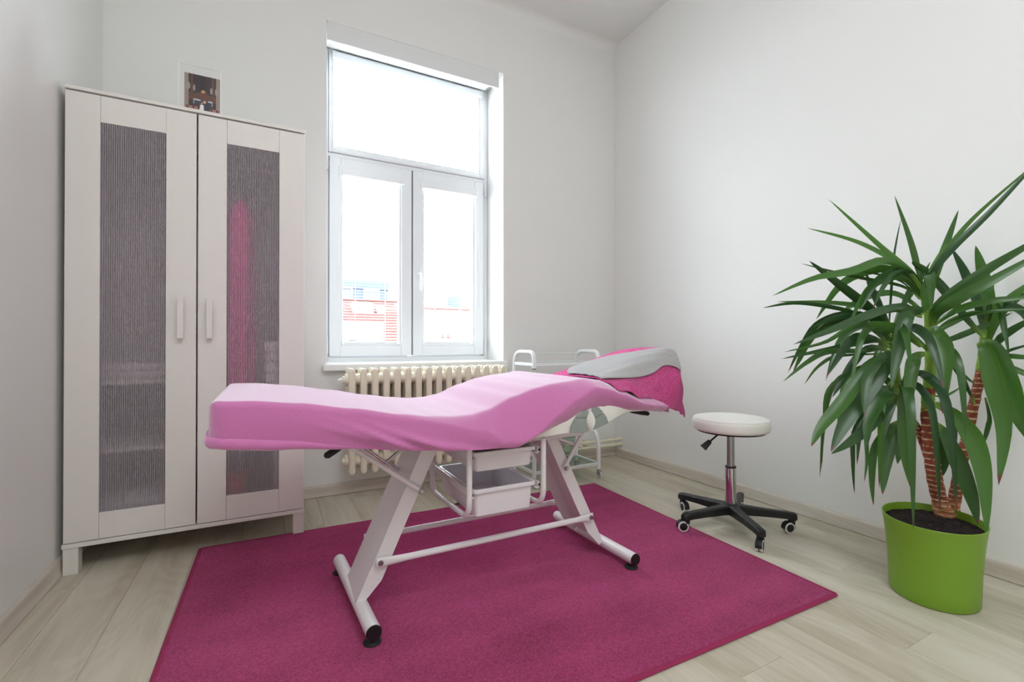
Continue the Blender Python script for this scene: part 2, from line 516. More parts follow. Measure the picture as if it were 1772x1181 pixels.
while x < XR:
    x0, x1 = max(x, XL), min(x + PW, XR)
    y = YF - PLN * ((k * 0.37 + 0.12) % 1.0)
    while y < YB:
        y0, y1 = max(y, YF), min(y + PLN, YB)
        if y1 - y0 > 0.02:
            key = (round(x1 - x0, 4), round(y1 - y0, 4))
            if key not in plank_cache: plank_cache[key] = plank_mesh(*key)
            o = bpy.data.objects.new('plank', plank_cache[key]); COL.objects.link(o)
            o.location = ((x0 + x1) / 2, (y0 + y1) / 2, 0); o.parent = fl
        y += PLN
    x += PW; k += 1

struct(MB().box(XL - 0.2, XL, YF, YB, -0.02, ZC).build('wall_left', M['wall']), 'white painted left wall')
struct(MB().box(XR, XR + 0.2, YF, YB, -0.02, ZC).build('wall_right', M['wall']), 'white painted right wall')
struct(MB().box(XL - 0.2, XR + 0.2, YF - 0.2, YF, -0.02, ZC).build('wall_front', M['wall']), 'white painted wall behind the camera')
struct(MB().box(XL - 0.2, XR + 0.2, YF - 0.2, YB + 0.35, ZC, ZC + 0.15).build('ceiling', M['ceil']), 'white ceiling')
WX0, WX1, WZ0, WZ1, WD = 0.288, 1.399, 0.735, 2.672, 3.13
wb = MB()
wb.box(XL - 0.2, WX0, YB, WD, -0.02, ZC); wb.box(WX1, XR + 0.2, YB, WD, -0.02, ZC)
wb.box(WX0, WX1, YB, WD, -0.02, WZ0 - 0.036); wb.box(WX0, WX1, YB, WD, WZ1, ZC)
struct(wb.build('wall_back', M['wall']), 'white painted wall with the window')
# soft plaster cove where the back wall meets the ceiling
cv = MB(); R = 0.055
cv.grid([[(xx, YB - R + R * math.sin(a), ZC - R + R * math.cos(a)) for xx in (XL, XR)] for a in [PI / 2 * i / 8 for i in range(9)]])
struct(cv.build('trim_2', M['wall'], smooth=60), 'rounded plaster cove along the ceiling')

def skirting(name, prof, a, b, m, label):
    """prof: (offset from wall, z); a, b run ends; wall side computed by caller"""
    mb = MB(); n = len(prof)
    va = [a(o, z) for o, z in prof]; vb = [b(o, z) for o, z in prof]
    mb.add(va + vb, [(i, i + 1, n + i + 1, n + i) for i in range(n - 1)] + [tuple(range(n)), tuple(range(n, 2 * n))])
    return struct(mb.build(name, m, smooth=50), label)
PR = [(0, 0), (0.015, 0), (0.018, 0.003), (0.014, 0.018), (0.012, 0.03), (0.012, 0.05), (0.010, 0.058), (0.004, 0.0625), (0, 0.063)]
skirting('baseboard_back', PR, lambda o, z: (XL, YB - o, z), lambda o, z: (XR, YB - o, z), M['skirtX'], 'pale oak skirting below the window')
skirting('baseboard_right', PR, lambda o, z: (XR - o, YF, z), lambda o, z: (XR - o, YB, z), M['skirtY'], 'pale oak skirting of the right wall')
skirting('baseboard_left', PR, lambda o, z: (XL + o, YF, z), lambda o, z: (XL + o, YB, z), M['skirtY'], 'pale oak skirting of the left wall')

# ------------------------------------------------------------------ window
win = struct(empty('window_1', (0.84, 3.04, WZ0)), 'tall white window with a top light over two sashes')
def ring(mb, x0, x1, z0, z1, ox0, ox1, oz0, oz1, y0, y1):
    """rectangular frame: outer x0..x1,z0..z1, opening ox0..oz1"""
    mb.box(x0, ox0, y0, y1, z0, z1); mb.box(ox1, x1, y0, y1, z0, z1)
    mb.box(ox0, ox1, y0, y1, z0, oz0); mb.box(ox0, ox1, y0, y1, oz1, z1)
fr = MB()
fr.box(WX0, 0.325, 3.04, 3.11, 0.735, WZ1); fr.box(1.372, WX1, 3.04, 3.11, 0.735, WZ1)
fr.box(0.325, 1.372, 3.04, 3.11, 0.735, 0.765); fr.box(0.325, 1.372, 3.04, 3.11, 2.640, WZ1)
fr.box(0.325, 1.372, 3.04, 3.11, 2.006, 2.030)
fr.box(0.325, 0.350, 3.093, 3.11, 0.765, 2.640); fr.box(1.350, 1.372, 3.093, 3.11, 0.765, 2.640)
fr.box(0.350, 1.350, 3.093, 3.11, 0.765, 0.790); fr.box(0.350, 1.350, 3.093, 3.11, 1.985, 2.050); fr.box(0.350, 1.350, 3.093, 3.11, 2.622, 2.640)
fr.build('frame', M['pvc'], win, bevel=0.003)
def sash(name, x0, x1, z0, z1, gx0, gx1, gz0, gz1):
    s = MB(); ring(s, x0, x1, z0, z1, gx0 - 0.014, gx1 + 0.014, gz0 - 0.014, gz1 + 0.014, 3.028, 3.09)
    o = s.build(name, M['pvc'], win, bevel=0.004)
    b = MB(); ring(b, gx0 - 0.014, gx1 + 0.014, gz0 - 0.014, gz1 + 0.014, gx0, gx1, gz0, gz1, 3.036, 3.085)
    b.build('glazing_bead', M['pvc'], o, bevel=0.003)
    g = MB(); g.box(gx0, gx1, 3.064, 3.068, gz0, gz1); g.build('pane', M['glass'], o)
    return o
sl = sash('sash', 0.331, 0.8425, 0.772, 2.003, 0.411, 0.760, 0.853, 1.922)
sr = sash('sash', 0.8515, 1.3655, 0.772, 2.003, 0.930, 1.283, 0.853, 1.922)
st = sash('top_light', 0.327, 1.370, 2.032, 2.638, 0.358, 1.327, 2.068, 2.612)
MB().box(0.8425, 0.8515, 3.043, 3.06, 0.775, 2.0).build('gap_seal', M['seal'], win)
h = MB(); h.lathe([(0.0, -0.010), (0.014, -0.010), (0.016, 0.0)], (0.888, 3.028, 1.315), 'Y', 20, sx=0.9, sy=1.7)
ho = h.build('handle_rosette', M['pvc'], sr, smooth=40)
h = MB(); h.tube([(0.888, 3.022, 1.315), (0.888, 2.992, 1.315)], 0.009, 12)
h.tube(fillet([(0.888, 2.992, 1.322), (0.890, 2.988, 1.30), (0.891, 2.988, 1.20)], 0.01), [0.012] + [0.011] * 8 + [0.0085], 12, flat=0.6)
h.build('handle', M['pvc'], sr, smooth=40)
for x, zz in ((0.3185, 1.93), (0.3185, 0.80), (1.378, 1.915), (1.378, 0.80)):
    g = MB(); g.tube([(x, 3.030, zz), (x, 3.030, zz + 0.075)], 0.0075, 10); g.tube([(x, 3.030, zz - 0.012), (x, 3.030, zz - 0.001)], 0.0075, 10)
    g.build('hinge', M['pvc'], win, smooth=40)
# sill
sm = MB(); sm.box(0.270, 1.412, 2.738, YB, 0.699, 0.735); sm.box(WX0, WX1, YB, 3.045, 0.699, 0.735)
sm.build('window_sill', M['sill'], win, bevel=0.004)
# boxed pelmet set into the top of the reveal
pb = MB(); pb.box(0.290, 1.362, 2.771, 2.789, 2.559, 2.666); pb.box(0.290, 1.362, 2.789, 2.99, 2.646, 2.666)
struct(pb.build('trim_1', M['pelmet'], bevel=0.004), 'flat white board across the top of the window recess')
# blinds
def blind(label, hx0, hx1, hz0, hz1, x0, x1, z0, pitch, cordside, chain):
    t = tag(empty('venetian_blind', ((hx0 + hx1) / 2, 3.02, z0)), label, 'blind', 'venetian blinds in the window')
    b = MB(); b.box(hx0 + 0.02, hx1 - 0.02, 3.004, 3.028, hz0, hz1); b.build('headrail', M['pvc'], t, bevel=0.002)
    for a, c in ((hx0, hx0 + 0.02), (hx1 - 0.02, hx1)):
        e = MB(); e.box(a, c, 3.002, 3.028, hz0 - 0.003, hz1 + 0.001); e.build('end_cap', M['pvc'], t, bevel=0.002)
    sm_ = MB()
    prof = [(-0.008, -0.0009), (-0.004, 0.0003), (0, 0.0007), (0.004, 0.0003), (0.008, -0.0009)]
    sm_.grid([[(xx, y, z) for (y, z) in prof] for xx in (x0, x1)])
    me = sm_.mesh('slat', M['slat'], 60)
    z = hz0 - 0.012
    while z > z0 + 0.012:
        o = bpy.data.objects.new('slat', me); COL.objects.link(o); o.parent = t
        o.matrix_parent_inverse = base_matrix(t).inverted()
        o.location = (0, 3.047, z); o.rotation_euler = (math.radians(3), 0, 0)
        z -= pitch
    r = MB(); r.box(x0, x1, 3.039, 3.054, z0, z0 + 0.009); r.build('bottom_rail', M['slat'], t, bevel=0.002)
    for fx in (0.22, 0.78):
        xx = x0 + (x1 - x0) * fx
        for yy in (3.0385, 3.0555):
            c = MB(); c.tube([(xx, yy, z0), (xx, yy, hz0 + 0.01)], 0.0007, 5); c.build('ladder_cord', M['cord'], t)
    if chain:
        xs, zt, zb = chain
        d = 0.016 * cordside
        pts = [(xs, 3.018, zt)] + [(xs + d * 0.25 * math.sin(PI * i / 10), 3.016, zt - (zt - zb) * i / 10) for i in range(1, 10)]
        pts += arc((xs + d, 3.016, zb), abs(d), 180 if d > 0 else 0, 360 if d > 0 else -180, 10, 'XZ')
        pts += [(xs + 2 * d - d * 1.2 * (i / 10) ** 1.2, 3.016, zb + (zt - zb) * i / 10) for i in range(1, 11)]
        c = MB(); c.tube(pts, 0.0013, 6); c.build('pull_chain', M['cord'], t, smooth=50)
    return t
blind('white venetian blind lowered over the left sash, rooftops visible through it', 0.382, 0.793, 1.893, 1.947, 0.414, 0.747, 0.853, 0.0178, -1, (0.402, 1.893, 1.13))
blind('white venetian blind lowered over the right sash with the handle', 0.902, 1.316, 1.893, 1.947, 0.933, 1.268, 0.853, 0.0178, 1, (1.30, 1.893, 1.10))
blind('wide white venetian blind lowered over the top light of the window', 0.345, 1.345, 2.606, 2.645, 0.362, 1.308, 2.068, 0.0178, 1, None)
# ------------------------------------------------------------------ outside the window
gd = MB(); gd.box(-60, 80, 6, 90, -9.2, -9.0)
struct(gd.build('courtyard_ground', M['ground']), 'grey ground of the courtyard below')
# slate coloured attic block
t = tag(empty('attic_block', (4.3, 24, -9)), 'blue grey attic storey rising behind the red roof', 'building')
MB().box(0.5, 5.47, 24.0, 30, -9, 3.6).build('wall', M['blueblock'], t)
q = MB(); q.box(0.4, 5.49, 23.95, 30, 3.6, 4.0); q.build('parapet', M['blueblock'], t)
for x0, x1, z0, z1 in ((2.6, 3.7, 3.0, 3.66), (4.22, 5.0, 2.95, 3.62)):
    w = MB(); ring(w, x0, x1, z0, z1, x0 + 0.08, x1 - 0.08, z0 + 0.08, z1 - 0.08, 23.9, 24.02)
    w.box((x0 + x1) / 2 - 0.03, (x0 + x1) / 2 + 0.03, 23.92, 24.02, z0 + 0.08, z1 - 0.08)
    o = w.build('window', M['render'], t)
    MB().box(x0 + 0.08, x1 - 0.08, 23.97, 24.01, z0 + 0.08, z1 - 0.08).build('pane', M['darkpane'], o)
# red tiled roof
def tiled(name, x0, x1, yr, zr, ye, ze, rows, par, m):
    mb = MB(); n = rows
    for i in range(n):
        a, b = i / n, (i + 1) / n
        ya, za = yr + (ye - yr) * a, zr + (ze - zr) * a
        yb, zb = yr + (ye - yr) * b, zr + (ze - zr) * b
        mb.hexa([(x0, ya, za - 0.05), (x1, ya, za - 0.05), (x1, yb, zb - 0.05), (x0, yb, zb - 0.05)],
                [(x0, ya, za), (x1, ya, za), (x1, yb, zb + 0.05), (x0, yb, zb + 0.05)])
    o = mb.build(name, m, par)
    o['kind'] = 'stuff'
    return o
t = tag(empty('tiled_house', (3.4, 17, -9)), 'red tiled roof of the house seen through the left sash', 'house')
tiled('roof', 0.8, 4.75, 20, 2.62, 15.9, 0.82, 16, t, M['rooftile'])
MB().box(0.9, 4.7, 15.95, 22, -9, 0.75).build('wall', M['render'], t)
rg = MB(); rg.tube([(0.8, 20, 2.66), (5.02, 20, 2.66)], 0.07, 8); rg.build('ridge_cap', M['rooftile'], t)
d = MB(); d.box(2.9, 3.66, 18.6, 19.9, 1.9, 2.46); d.build('dormer', M['render'], t)
d = MB(); d.box(3.82, 4.06, 18.6, 18.9, 2.05, 2.36); d.build('skylight', M['render'], t)
c = MB(); c.box(4.66, 5.0, 20.1, 20.6, 2.0, 3.05); c.box(4.62, 5.04, 20.05, 20.65, 3.05, 3.12); c.build('chimney', M['render'], t)
t = tag(empty('white_annexe', (2.3, 15.4, -9)), 'white walled annexe below the red roof at left', 'building')
MB().box(0.6, 3.13, 14.4, 15.8, -9, 1.52).build('wall', M['render'], t)
for zz in (0.87, 0.935):
    v = MB(); v.box(2.1, 2.36, 14.37, 14.41, zz, zz + 0.03); v.build('vent_louvre', M['darkvent'], t)
# pale house behind the right sash
t = tag(empty('pale_house', (8, 21, -9)), 'pale rendered house with two clay chimney pots beyond the right sash', 'house')
MB().box(5.7, 10.5, 20.3, 26, -9, 2.40).build('wall', M['render'], t)
rg = MB(); rg.box(5.65, 10.5, 20.2, 20.5, 2.40, 2.47); rg.build('eaves_tiles', M['rooftile'], t)
tiled('roof', 5.7, 10.5, 23.5, 3.0, 20.4, 2.45, 6, t, M['render'])
MB().box(7.85, 8.3, 21.2, 21.8, 2.4, 3.15).build('chimney', M['blueblock'], t)
for xx, zz, ww in ((6.93, 2.23, 0.22), (6.88, 1.42, 0.22), (6.16, 0.93, 0.55)):
    v = MB(); v.box(xx, xx + ww, 20.26, 20.31, zz, zz + 0.045); v.build('window_ledge', M['darkvent'], t)
sh = MB(); sh.box(6.7, 7.6, 19.8, 20.3, 0.7, 1.02); sh.build('stack', M['render'], t)
for xx in (7.0, 7.28):
    p_ = MB(); p_.lathe([(0.075, 1.02), (0.065, 1.22), (0.05, 1.28), (0.0, 1.28)], (xx, 20.05, 0), n=10); p_.build('chimney_pot', M['pot_clay'], t)

# ------------------------------------------------------------------ wardrobe
FX0, FX1, FY = -0.662, 0.144, 2.265
wd = tag(empty('wardrobe', (-0.26, 2.5, 0)), 'tall white two door wardrobe with ribbed translucent door panels', 'wardrobe')
MB().box(FX0 - 0.002, FX1 + 0.002, FY - 0.003, 2.775, 1.793, 1.8065).build('top_board', M['melamine'], wd, bevel=0.0015)
MB().box(FX0 - 0.004, FX1 + 0.001, FY - 0.002, 2.775, 0.098, 0.1145).build('bottom_board', M['melamine'], wd, bevel=0.0015)
for a in (FX0 + 0.001, FX1 - 0.017):
    MB().box(a, a + 0.016, FY + 0.021, 2.772, 0.1145, 1.793).build('side_panel', M['melamine'], wd, bevel=0.001)
MB().box(FX0 + 0.017, FX1 - 0.017, 2.764, 2.770, 0.1145, 1.793).build('back_panel', M['back'], wd)
for (x0, x1, y0, y1, z0) in ((FX0 - 0.001, FX0 + 0.043, FY + 0.001, FY + 0.045, 0.0), (FX1 - 0.045, FX1 - 0.001, FY + 0.001, FY + 0.045, 0.0085),
                             (FX0, FX0 + 0.044, 2.72, 2.765, 0.0), (FX1 - 0.045, FX1 - 0.001, 2.72, 2.765, 0.0)):
    MB().box(x0, x1, y0, y1, z0, 0.098).build('leg', M['melamine'], wd, bevel=0.0015)
MB().box(FX0 + 0.017, FX1 - 0.017, 2.32, 2.764, 0.425, 0.441).build('shelf', M['melamine'], wd, bevel=0.001)
MB().box(FX0 + 0.017, -0.262, 2.32, 2.764, 0.690, 0.706).build('shelf', M['melamine'], wd, bevel=0.001)
MB().box(-0.262, -0.250, 2.33, 2.764, 0.441, 0.76).build('divider', M['melamine'], wd, bevel=0.001)
rl = MB(); rl.tube([(FX0 + 0.017, 2.52, 1.69), (FX1 - 0.017, 2.52, 1.69)], 0.0125, 14); rl.build('hanging_rail', M['steel'], wd, smooth=40)
def door(x0, x1, hx):
    d = empty('door', (x0, FY, 0.117), wd)
    sw = 0.1005
    z0, z1, pz0, pz1 = 0.1175, 1.7875, 0.216, 1.6875
    g = 0.0004
    for a, b in ((x0, x0 + sw), (x1 - sw, x1)):
        MB().box(a, b - g, FY, FY + 0.018, z0, z1).build('stile', M['melamine'], d, bevel=0.0012)
    for a, b in ((z0, pz0), (pz1, z1)):
        MB().box(x0 + sw + g, x1 - sw - g, FY + 0.0004, FY + 0.018, a, b).build('rail', M['melamine'], d, bevel=0.0008)
    xa, xb = x0 + sw, x1 - sw
    n = 30
    row0 = []; p = MB()
    for i in range(n * 6 + 1):
        u = i / 6
        xx = xa + (xb - xa) * i / (n * 6)
        row0.append((xx, FY + 0.0055 - 0.0018 * abs(math.sin(PI * u)) ** 0.7))
    p.grid([[(xx, y, z) for (xx, y) in row0] for z in (pz0, pz1)])
    rb = p.build('ribbed_panel', M['ribbed'], d, smooth=40, label='ribbed translucent grey plastic panel')
    wbs = MB()
    for i in range(n + 1):
        xx = xa + (xb - xa) * i / n
        wbs.box(max(xa, xx - 0.0007), min(xb, xx + 0.0007), FY + 0.0045, FY + 0.0075, pz0, pz1)
    wo = wbs.build('panel_ribs', M['web'], rb); wo['kind'] = 'stuff'
    hb = MB(); hb.box(hx - 0.0107, hx + 0.0107, FY - 0.030, FY - 0.016, 0.871, 1.036)
    hb.box(hx - 0.0095, hx + 0.0095, FY - 0.016, FY, 0.880, 0.902); hb.box(hx - 0.0095, hx + 0.0095, FY - 0.016, FY, 1.006, 1.028)
    hb.build('handle', M['melamine'], d, bevel=0.002)
    return d
door(-0.6615, -0.2590, -0.309)
door(-0.2535, 0.1430, -0.2115)
# what shows dimly through the ribbed panels
def cloth_hang(name, x0, x1, y0, y1, z0, z1, m, label, cat, folds=5):
    rows = []
    for i in range(17):
        v = i / 16; z = z1 + (z0 - z1) * v
        w = 0.25 + 0.75 * min(1, v / 0.12) ** 0.6
        cx, cy = (x0 + x1) / 2, (y0 + y1) / 2
        r = []
        for k_ in range(40):
            a = 2 * PI * k_ / 40
            f = 1 + 0.12 * math.sin(folds * a + 2 * v)
            r.append((cx + (x1 - x0) / 2 * w * math.cos(a) * f, cy + (y1 - y0) / 2 * w * math.sin(a) * f, z))
        rows.append(r)
    mb = MB(); mb.grid(rows, closed=True)
    n = len(mb.v); mb.add([], [])
    mb.f.append(tuple(range(40))); mb.f.append(tuple(range(n - 40, n)))
    o = mb.build(name, m, smooth=60)
    return tag(o, label, cat)
gm = cloth_hang('garment', -0.165, -0.055, 2.295, 2.53, 0.66, 1.50, M['pinkcloth'], 'bright pink garment hanging behind the ribbed right door', 'garment')
hg = MB(); hg.tube([(-0.10, 2.44, 1.49), (-0.10, 2.49, 1.57), (-0.10, 2.52, 1.66), (-0.10, 2.52, 1.70), (-0.10, 2.535, 1.707)], 0.004, 8)
hg.build('hanger_hook', M['steel'], gm, smooth=50)
def folded(name, x0, x1, y0, y1, z0, z1, layers, m, label, cat, group=None):
    t = tag(empty(name, ((x0 + x1) / 2, (y0 + y1) / 2, z0)), label, cat, group)
    h_ = (z1 - z0) / layers
    for i in range(layers):
        j = random.uniform(-0.006, 0.006)
        b = MB(); b.box(x0 + j, x1 + j, y0 + j, y1, z0 + i * h_, z0 + (i + 1) * h_ - 0.001)
        b.build('folded_layer', m, t, bevel=min(0.012, h_ * 0.4))
    return t
folded('linen_stack', -0.010, 0.118, 2.33, 2.6, 0.442, 0.86, 9, M['whitecloth'], 'stack of white folded linen behind the right door, beside the pink garment', 'linen')
folded('linen_stack', -0.60, -0.30, 2.42, 2.66, 0.707, 0.77, 2, M['whitecloth'], 'low pile of white linen on the upper shelf behind the left door', 'linen')
folded('linen_stack', -0.62, -0.32, 2.36, 2.66, 0.1155, 0.22, 3, M['whitecloth'], 'low pile of white linen on the wardrobe floor behind the left door', 'linen')
def carton(name, x0, x1, y0, y1, z0, z1, m, label):
    t = tag(MB().box(x0, x1, y0, y1, z0, z1).build(name, m, bevel=0.002), label, 'box')
    l = MB(); l.box(x0 - 0.001, x1 + 0.001, y0 - 0.001, y1 + 0.001, z1 - 0.03, z1 + 0.001); l.build('lid', m, t, bevel=0.001)
    return t
carton('carton', -0.24, -0.09, 2.34, 2.56, 0.1155, 0.25, M['orangebox'], 'orange box on the wardrobe floor behind the right door')
carton('carton', -0.247, -0.185, 2.335, 2.50, 0.442, 0.57, M['orangebox'], 'orange box on the shelf seen through the gap between the doors')
carton('carton', -0.247, -0.19, 2.335, 2.50, 0.572, 0.62, M['tealbox'], 'dark teal box lying on the orange box in the gap between the doors')
folded('linen_stack', 0.02, 0.11, 2.33, 2.6, 0.1155, 0.36, 5, M['whitecloth'], 'white folded linen on the wardrobe floor behind the right door', 'linen')

# ------------------------------------------------------------------ photo in a clear holder on the wardrobe
ph = tag(empty('photo_holder', (-0.252, 2.31, 1.807)), 'clear acrylic holder with a wedding photo standing on top of the wardrobe', 'photo')
AX0, AX1, AZ0, AZ1, AY = -0.324, -0.180, 1.8075, 2.0015, 2.30
MB().box(AX0, AX1, AY + 0.001, AY + 0.004, AZ0, AZ1).build('acrylic_panel', M['acrylic'], ph)
e = MB()
e.box(AX0 - 0.0014, AX0, AY, AY + 0.005, AZ0, AZ1); e.box(AX1, AX1 + 0.0014, AY, AY + 0.005, AZ0, AZ1); e.box(AX0, AX1, AY, AY + 0.005, AZ1, AZ1 + 0.0014)
e.build('polished_edge', M['acryledge'], ph)
MB().box(AX0, AX1, AY, AY + 0.06, 1.8068, 1.8090).build('foot', M['acrylic'], ph)
def altar(u, v):
    """u 0..1 left to right, v 0..1 bottom to top: a couple before a dark carved altar"""
    rnd = random.random
    c = (50 + 18 * rnd(), 36 + 12 * rnd(), 38 + 10 * rnd())
    if abs(u - 0.5) < 0.36 and v > 0.3:
        c = (44 + 22 * rnd(), 32 + 12 * rnd(), 34 + 10 * rnd())
        if (abs(u - 0.2) < 0.03 or abs(u - 0.8) < 0.03) : c = (92, 64, 56)
        if abs(u - 0.5) < 0.09 and v > 0.5: c = (40, 32, 36)
    if u < 0.11 or u > 0.89: c = (142 + 14 * rnd(), 124 + 12 * rnd(), 116 + 10 * rnd())
    if 0.3 < v < 0.5 and 0.11 < u < 0.89: c = (78 + 30 * rnd(), 52 + 16 * rnd(), 42 + 10 * rnd())
    for (cx, cy, rx, ry) in ((0.1, 0.66, 0.06, 0.10), (0.27, 0.63, 0.03, 0.09), (0.75, 0.63, 0.035, 0.09), (0.9, 0.62, 0.05, 0.1)):
        if ((u - cx) / rx) ** 2 + ((v - cy) / ry) ** 2 < 1: c = (142 + 20 * rnd(), 134 + 16 * rnd(), 132)
    if ((u - 0.52) / 0.06) ** 2 + ((v - 0.56) / 0.045) ** 2 < 1: c = (196, 152, 92)
    if abs(u - 0.5) < 0.16 and 0.40 < v < 0.53: c = (86 + 28 * rnd(), 58, 42)
    if 0.19 < v < 0.34 and (0.26 < u < 0.47 or 0.66 < u < 0.8): c = (58, 54, 66)
    if (0.30 < v < 0.335 and (0.25 < u < 0.45 or 0.66 < u < 0.78)) or (0.2 < v < 0.33 and (0.25 < u < 0.27 or 0.76 < u < 0.78)): c = (186, 186, 200)
    if v < 0.13 and (u < 0.37 or u > 0.7):
        c = (150, 112, 100)
        if abs((u * 6) % 1 - 0.5) < 0.2: c = (120, 44, 46)
    if abs(u - 0.48) < 0.052 + 0.04 * max(0, 0.12 - v) / 0.12 and v < 0.2: c = (228, 226, 224)
    if ((u - 0.485) / 0.03) ** 2 + ((v - 0.235) / 0.035) ** 2 < 1: c = (196, 152, 130)
    if abs(u - 0.605) < 0.07 and v < 0.24: c = (44, 46, 66)
    if ((u - 0.56) / 0.032) ** 2 + ((v - 0.29) / 0.04) ** 2 < 1: c = (206, 176, 160)
    return srgb(*c)
pm = MB(); nu, nv = 66, 78
px0, px1, pz0, pz1 = -0.3055, -0.1815, 1.8125, 1.9655
pm.grid([[(px0 + (px1 - px0) * i / nu, AY - 0.0004, pz0 + (pz1 - pz0) * j / nv) for i in range(nu + 1)] for j in range(nv + 1)])
pm.tint = [altar(i / nu, j / nv) for j in range(nv + 1) for i in range(nu + 1)]
pm.build('print', M['photo'], ph, label='photo of a couple in front of a dark carved altar')

# ------------------------------------------------------------------ radiator, valve and pipes
rd = tag(empty('radiator', (0.84, 2.65, 0.14)), 'old cream cast iron column radiator under the window', 'radiator')
def rad_section():
    mb = MB(); hw = 0.0185
    z0, z1 = 0.148, 0.716
    for yc in (2.597, 2.645, 2.693):
        rows = []
        for (z, k_) in ((z0, 0.25), (z0 + 0.006, 0.72), (z0 + 0.016, 1.0), (z1 - 0.03, 1.0), (z1 - 0.014, 0.95), (z1 - 0.004, 0.7), (z1, 0.3)):
            r = []
            for i in range(16):
                a = 2 * PI * i / 16
                cx, sy = math.cos(a), math.sin(a)
                sq = lambda c_: math.copysign(abs(c_) ** 0.6, c_)
                r.append((hw * sq(cx) * k_, yc + 0.0185 * sq(sy) * (0.5 + 0.5 * k_), z))
            rows.append(r)
        k0 = len(mb.v); mb.grid(rows, closed=True)
        n = len(mb.v); mb.f.append(tuple(range(k0, k0 + 16))); mb.f.append(tuple(range(n - 16, n)))
    for zc in (0.215, 0.655):
        mb.lathe([(0.0, -0.0305), (0.030, -0.0305), (0.034, -0.018), (0.034, 0.018), (0.030, 0.0305), (0.0, 0.0305)], (0, 2.645, zc), 'X', 18, sx=1.65, sy=1.0)
    # web that joins the columns at top and bottom
    for (za, zb) in ((0.165, 0.262), (0.606, 0.704)):
        mb.box(-0.012, 0.012, 2.59, 2.70, za, zb)
    return mb.mesh('radiator_section', M['radiator'], 50)
rm = rad_section()
for i in range(16):
    o = bpy.data.objects.new('radiator_section', rm); COL.objects.link(o)
    attach(o, rd); o.location = (0.398 + 0.0607 * i, 0, 0)
for zc, r_ in ((0.655, 0.022), (0.215, 0.02)):
    pl = MB(); pl.lathe([(0.0, 0.352), (0.017, 0.352), (r_, 0.356), (r_, 0.366), (0.029, 0.368), (0.029, 0.376)], (0, 2.63, zc), 'X', 8)
    pl.build('end_plug', M['radiator'], rd, smooth=20)
av = MB(); av.lathe([(0.0, 0.330), (0.007, 0.331), (0.007, 0.340), (0.011, 0.342), (0.011, 0.354), (0, 0.354)], (0, 2.63, 0.655), 'X', 8)
av.build('air_vent', M['pvc'], rd, smooth=30)
vb = MB(); vb.lathe([(0.0, 1.33), (0.016, 1.33), (0.016, 1.348), (0.011, 1.35), (0.011, 1.372), (0.0, 1.372)], (0, 2.63, 0.655), 'X', 10)
vb.tube([(1.357, 2.63, 0.654), (1.355, 2.578, 0.652)], 0.011, 10)
vb.build('valve_body', M['brass'], rd, smooth=30)
vh = MB(); vh.lathe([(0.0, 0.0), (0.017, 0.0), (0.024, 0.006), (0.027, 0.03), (0.024, 0.056), (0.019, 0.060), (0.0, 0.060)], (0, 0, 0), 'Y', 28)
for i in range(22):
    a = 2 * PI * i / 22; c_, s_ = math.cos(a), math.sin(a)
    vh.box(-0.0012, 0.0012, 0.012, 0.05, 0.0255, 0.0285)
    n = len(vh.v)
    for j in range(n - 8, n):
        x_, y_, z_ = vh.v[j]; vh.v[j] = (x_ * c_ + z_ * s_, y_, -x_ * s_ + z_ * c_)
vo = vh.build('thermostat_head', M['pvc'], rd, smooth=35)
vo.location = (1.355, 2.520, 0.652); vo.rotation_euler = (0, 0, math.radians(-3))
pp = MB(); pp.tube(fillet([(1.37, 2.63, 0.655), (1.415, 2.655, 0.652), (1.462, 2.70, 0.64), (1.468, 2.705, 0.55), (1.468, 2.705, 0.155)], 0.03), 0.0105, 12)
pp.build('supply_pipe', M['pipe'], rd, smooth=50)
for zc, lab in ((0.136, 'upper cream heating pipe running along the skirting into the right corner'), (0.098, 'lower cream heating pipe running just above the skirting into the right corner')):
    hp = tag(empty('heating_pipe', (1.9, 2.70, zc)), lab, 'pipe', 'heating pipes above the skirting')
    p_ = MB(); p_.tube([(1.36 if zc < 0.12 else 1.40, 2.70, zc), (XR + 0.002, 2.70, zc)], 0.0115, 12)
    p_.build('pipe_run', M['pipe'], hp, smooth=50)
    for i in range(2):
        bk = MB(); bk.box(1.55 + 0.5 * i, 1.562 + 0.5 * i, 2.70, YB, zc - 0.007, zc + 0.007); bk.build('bracket', M['pipe'], hp)
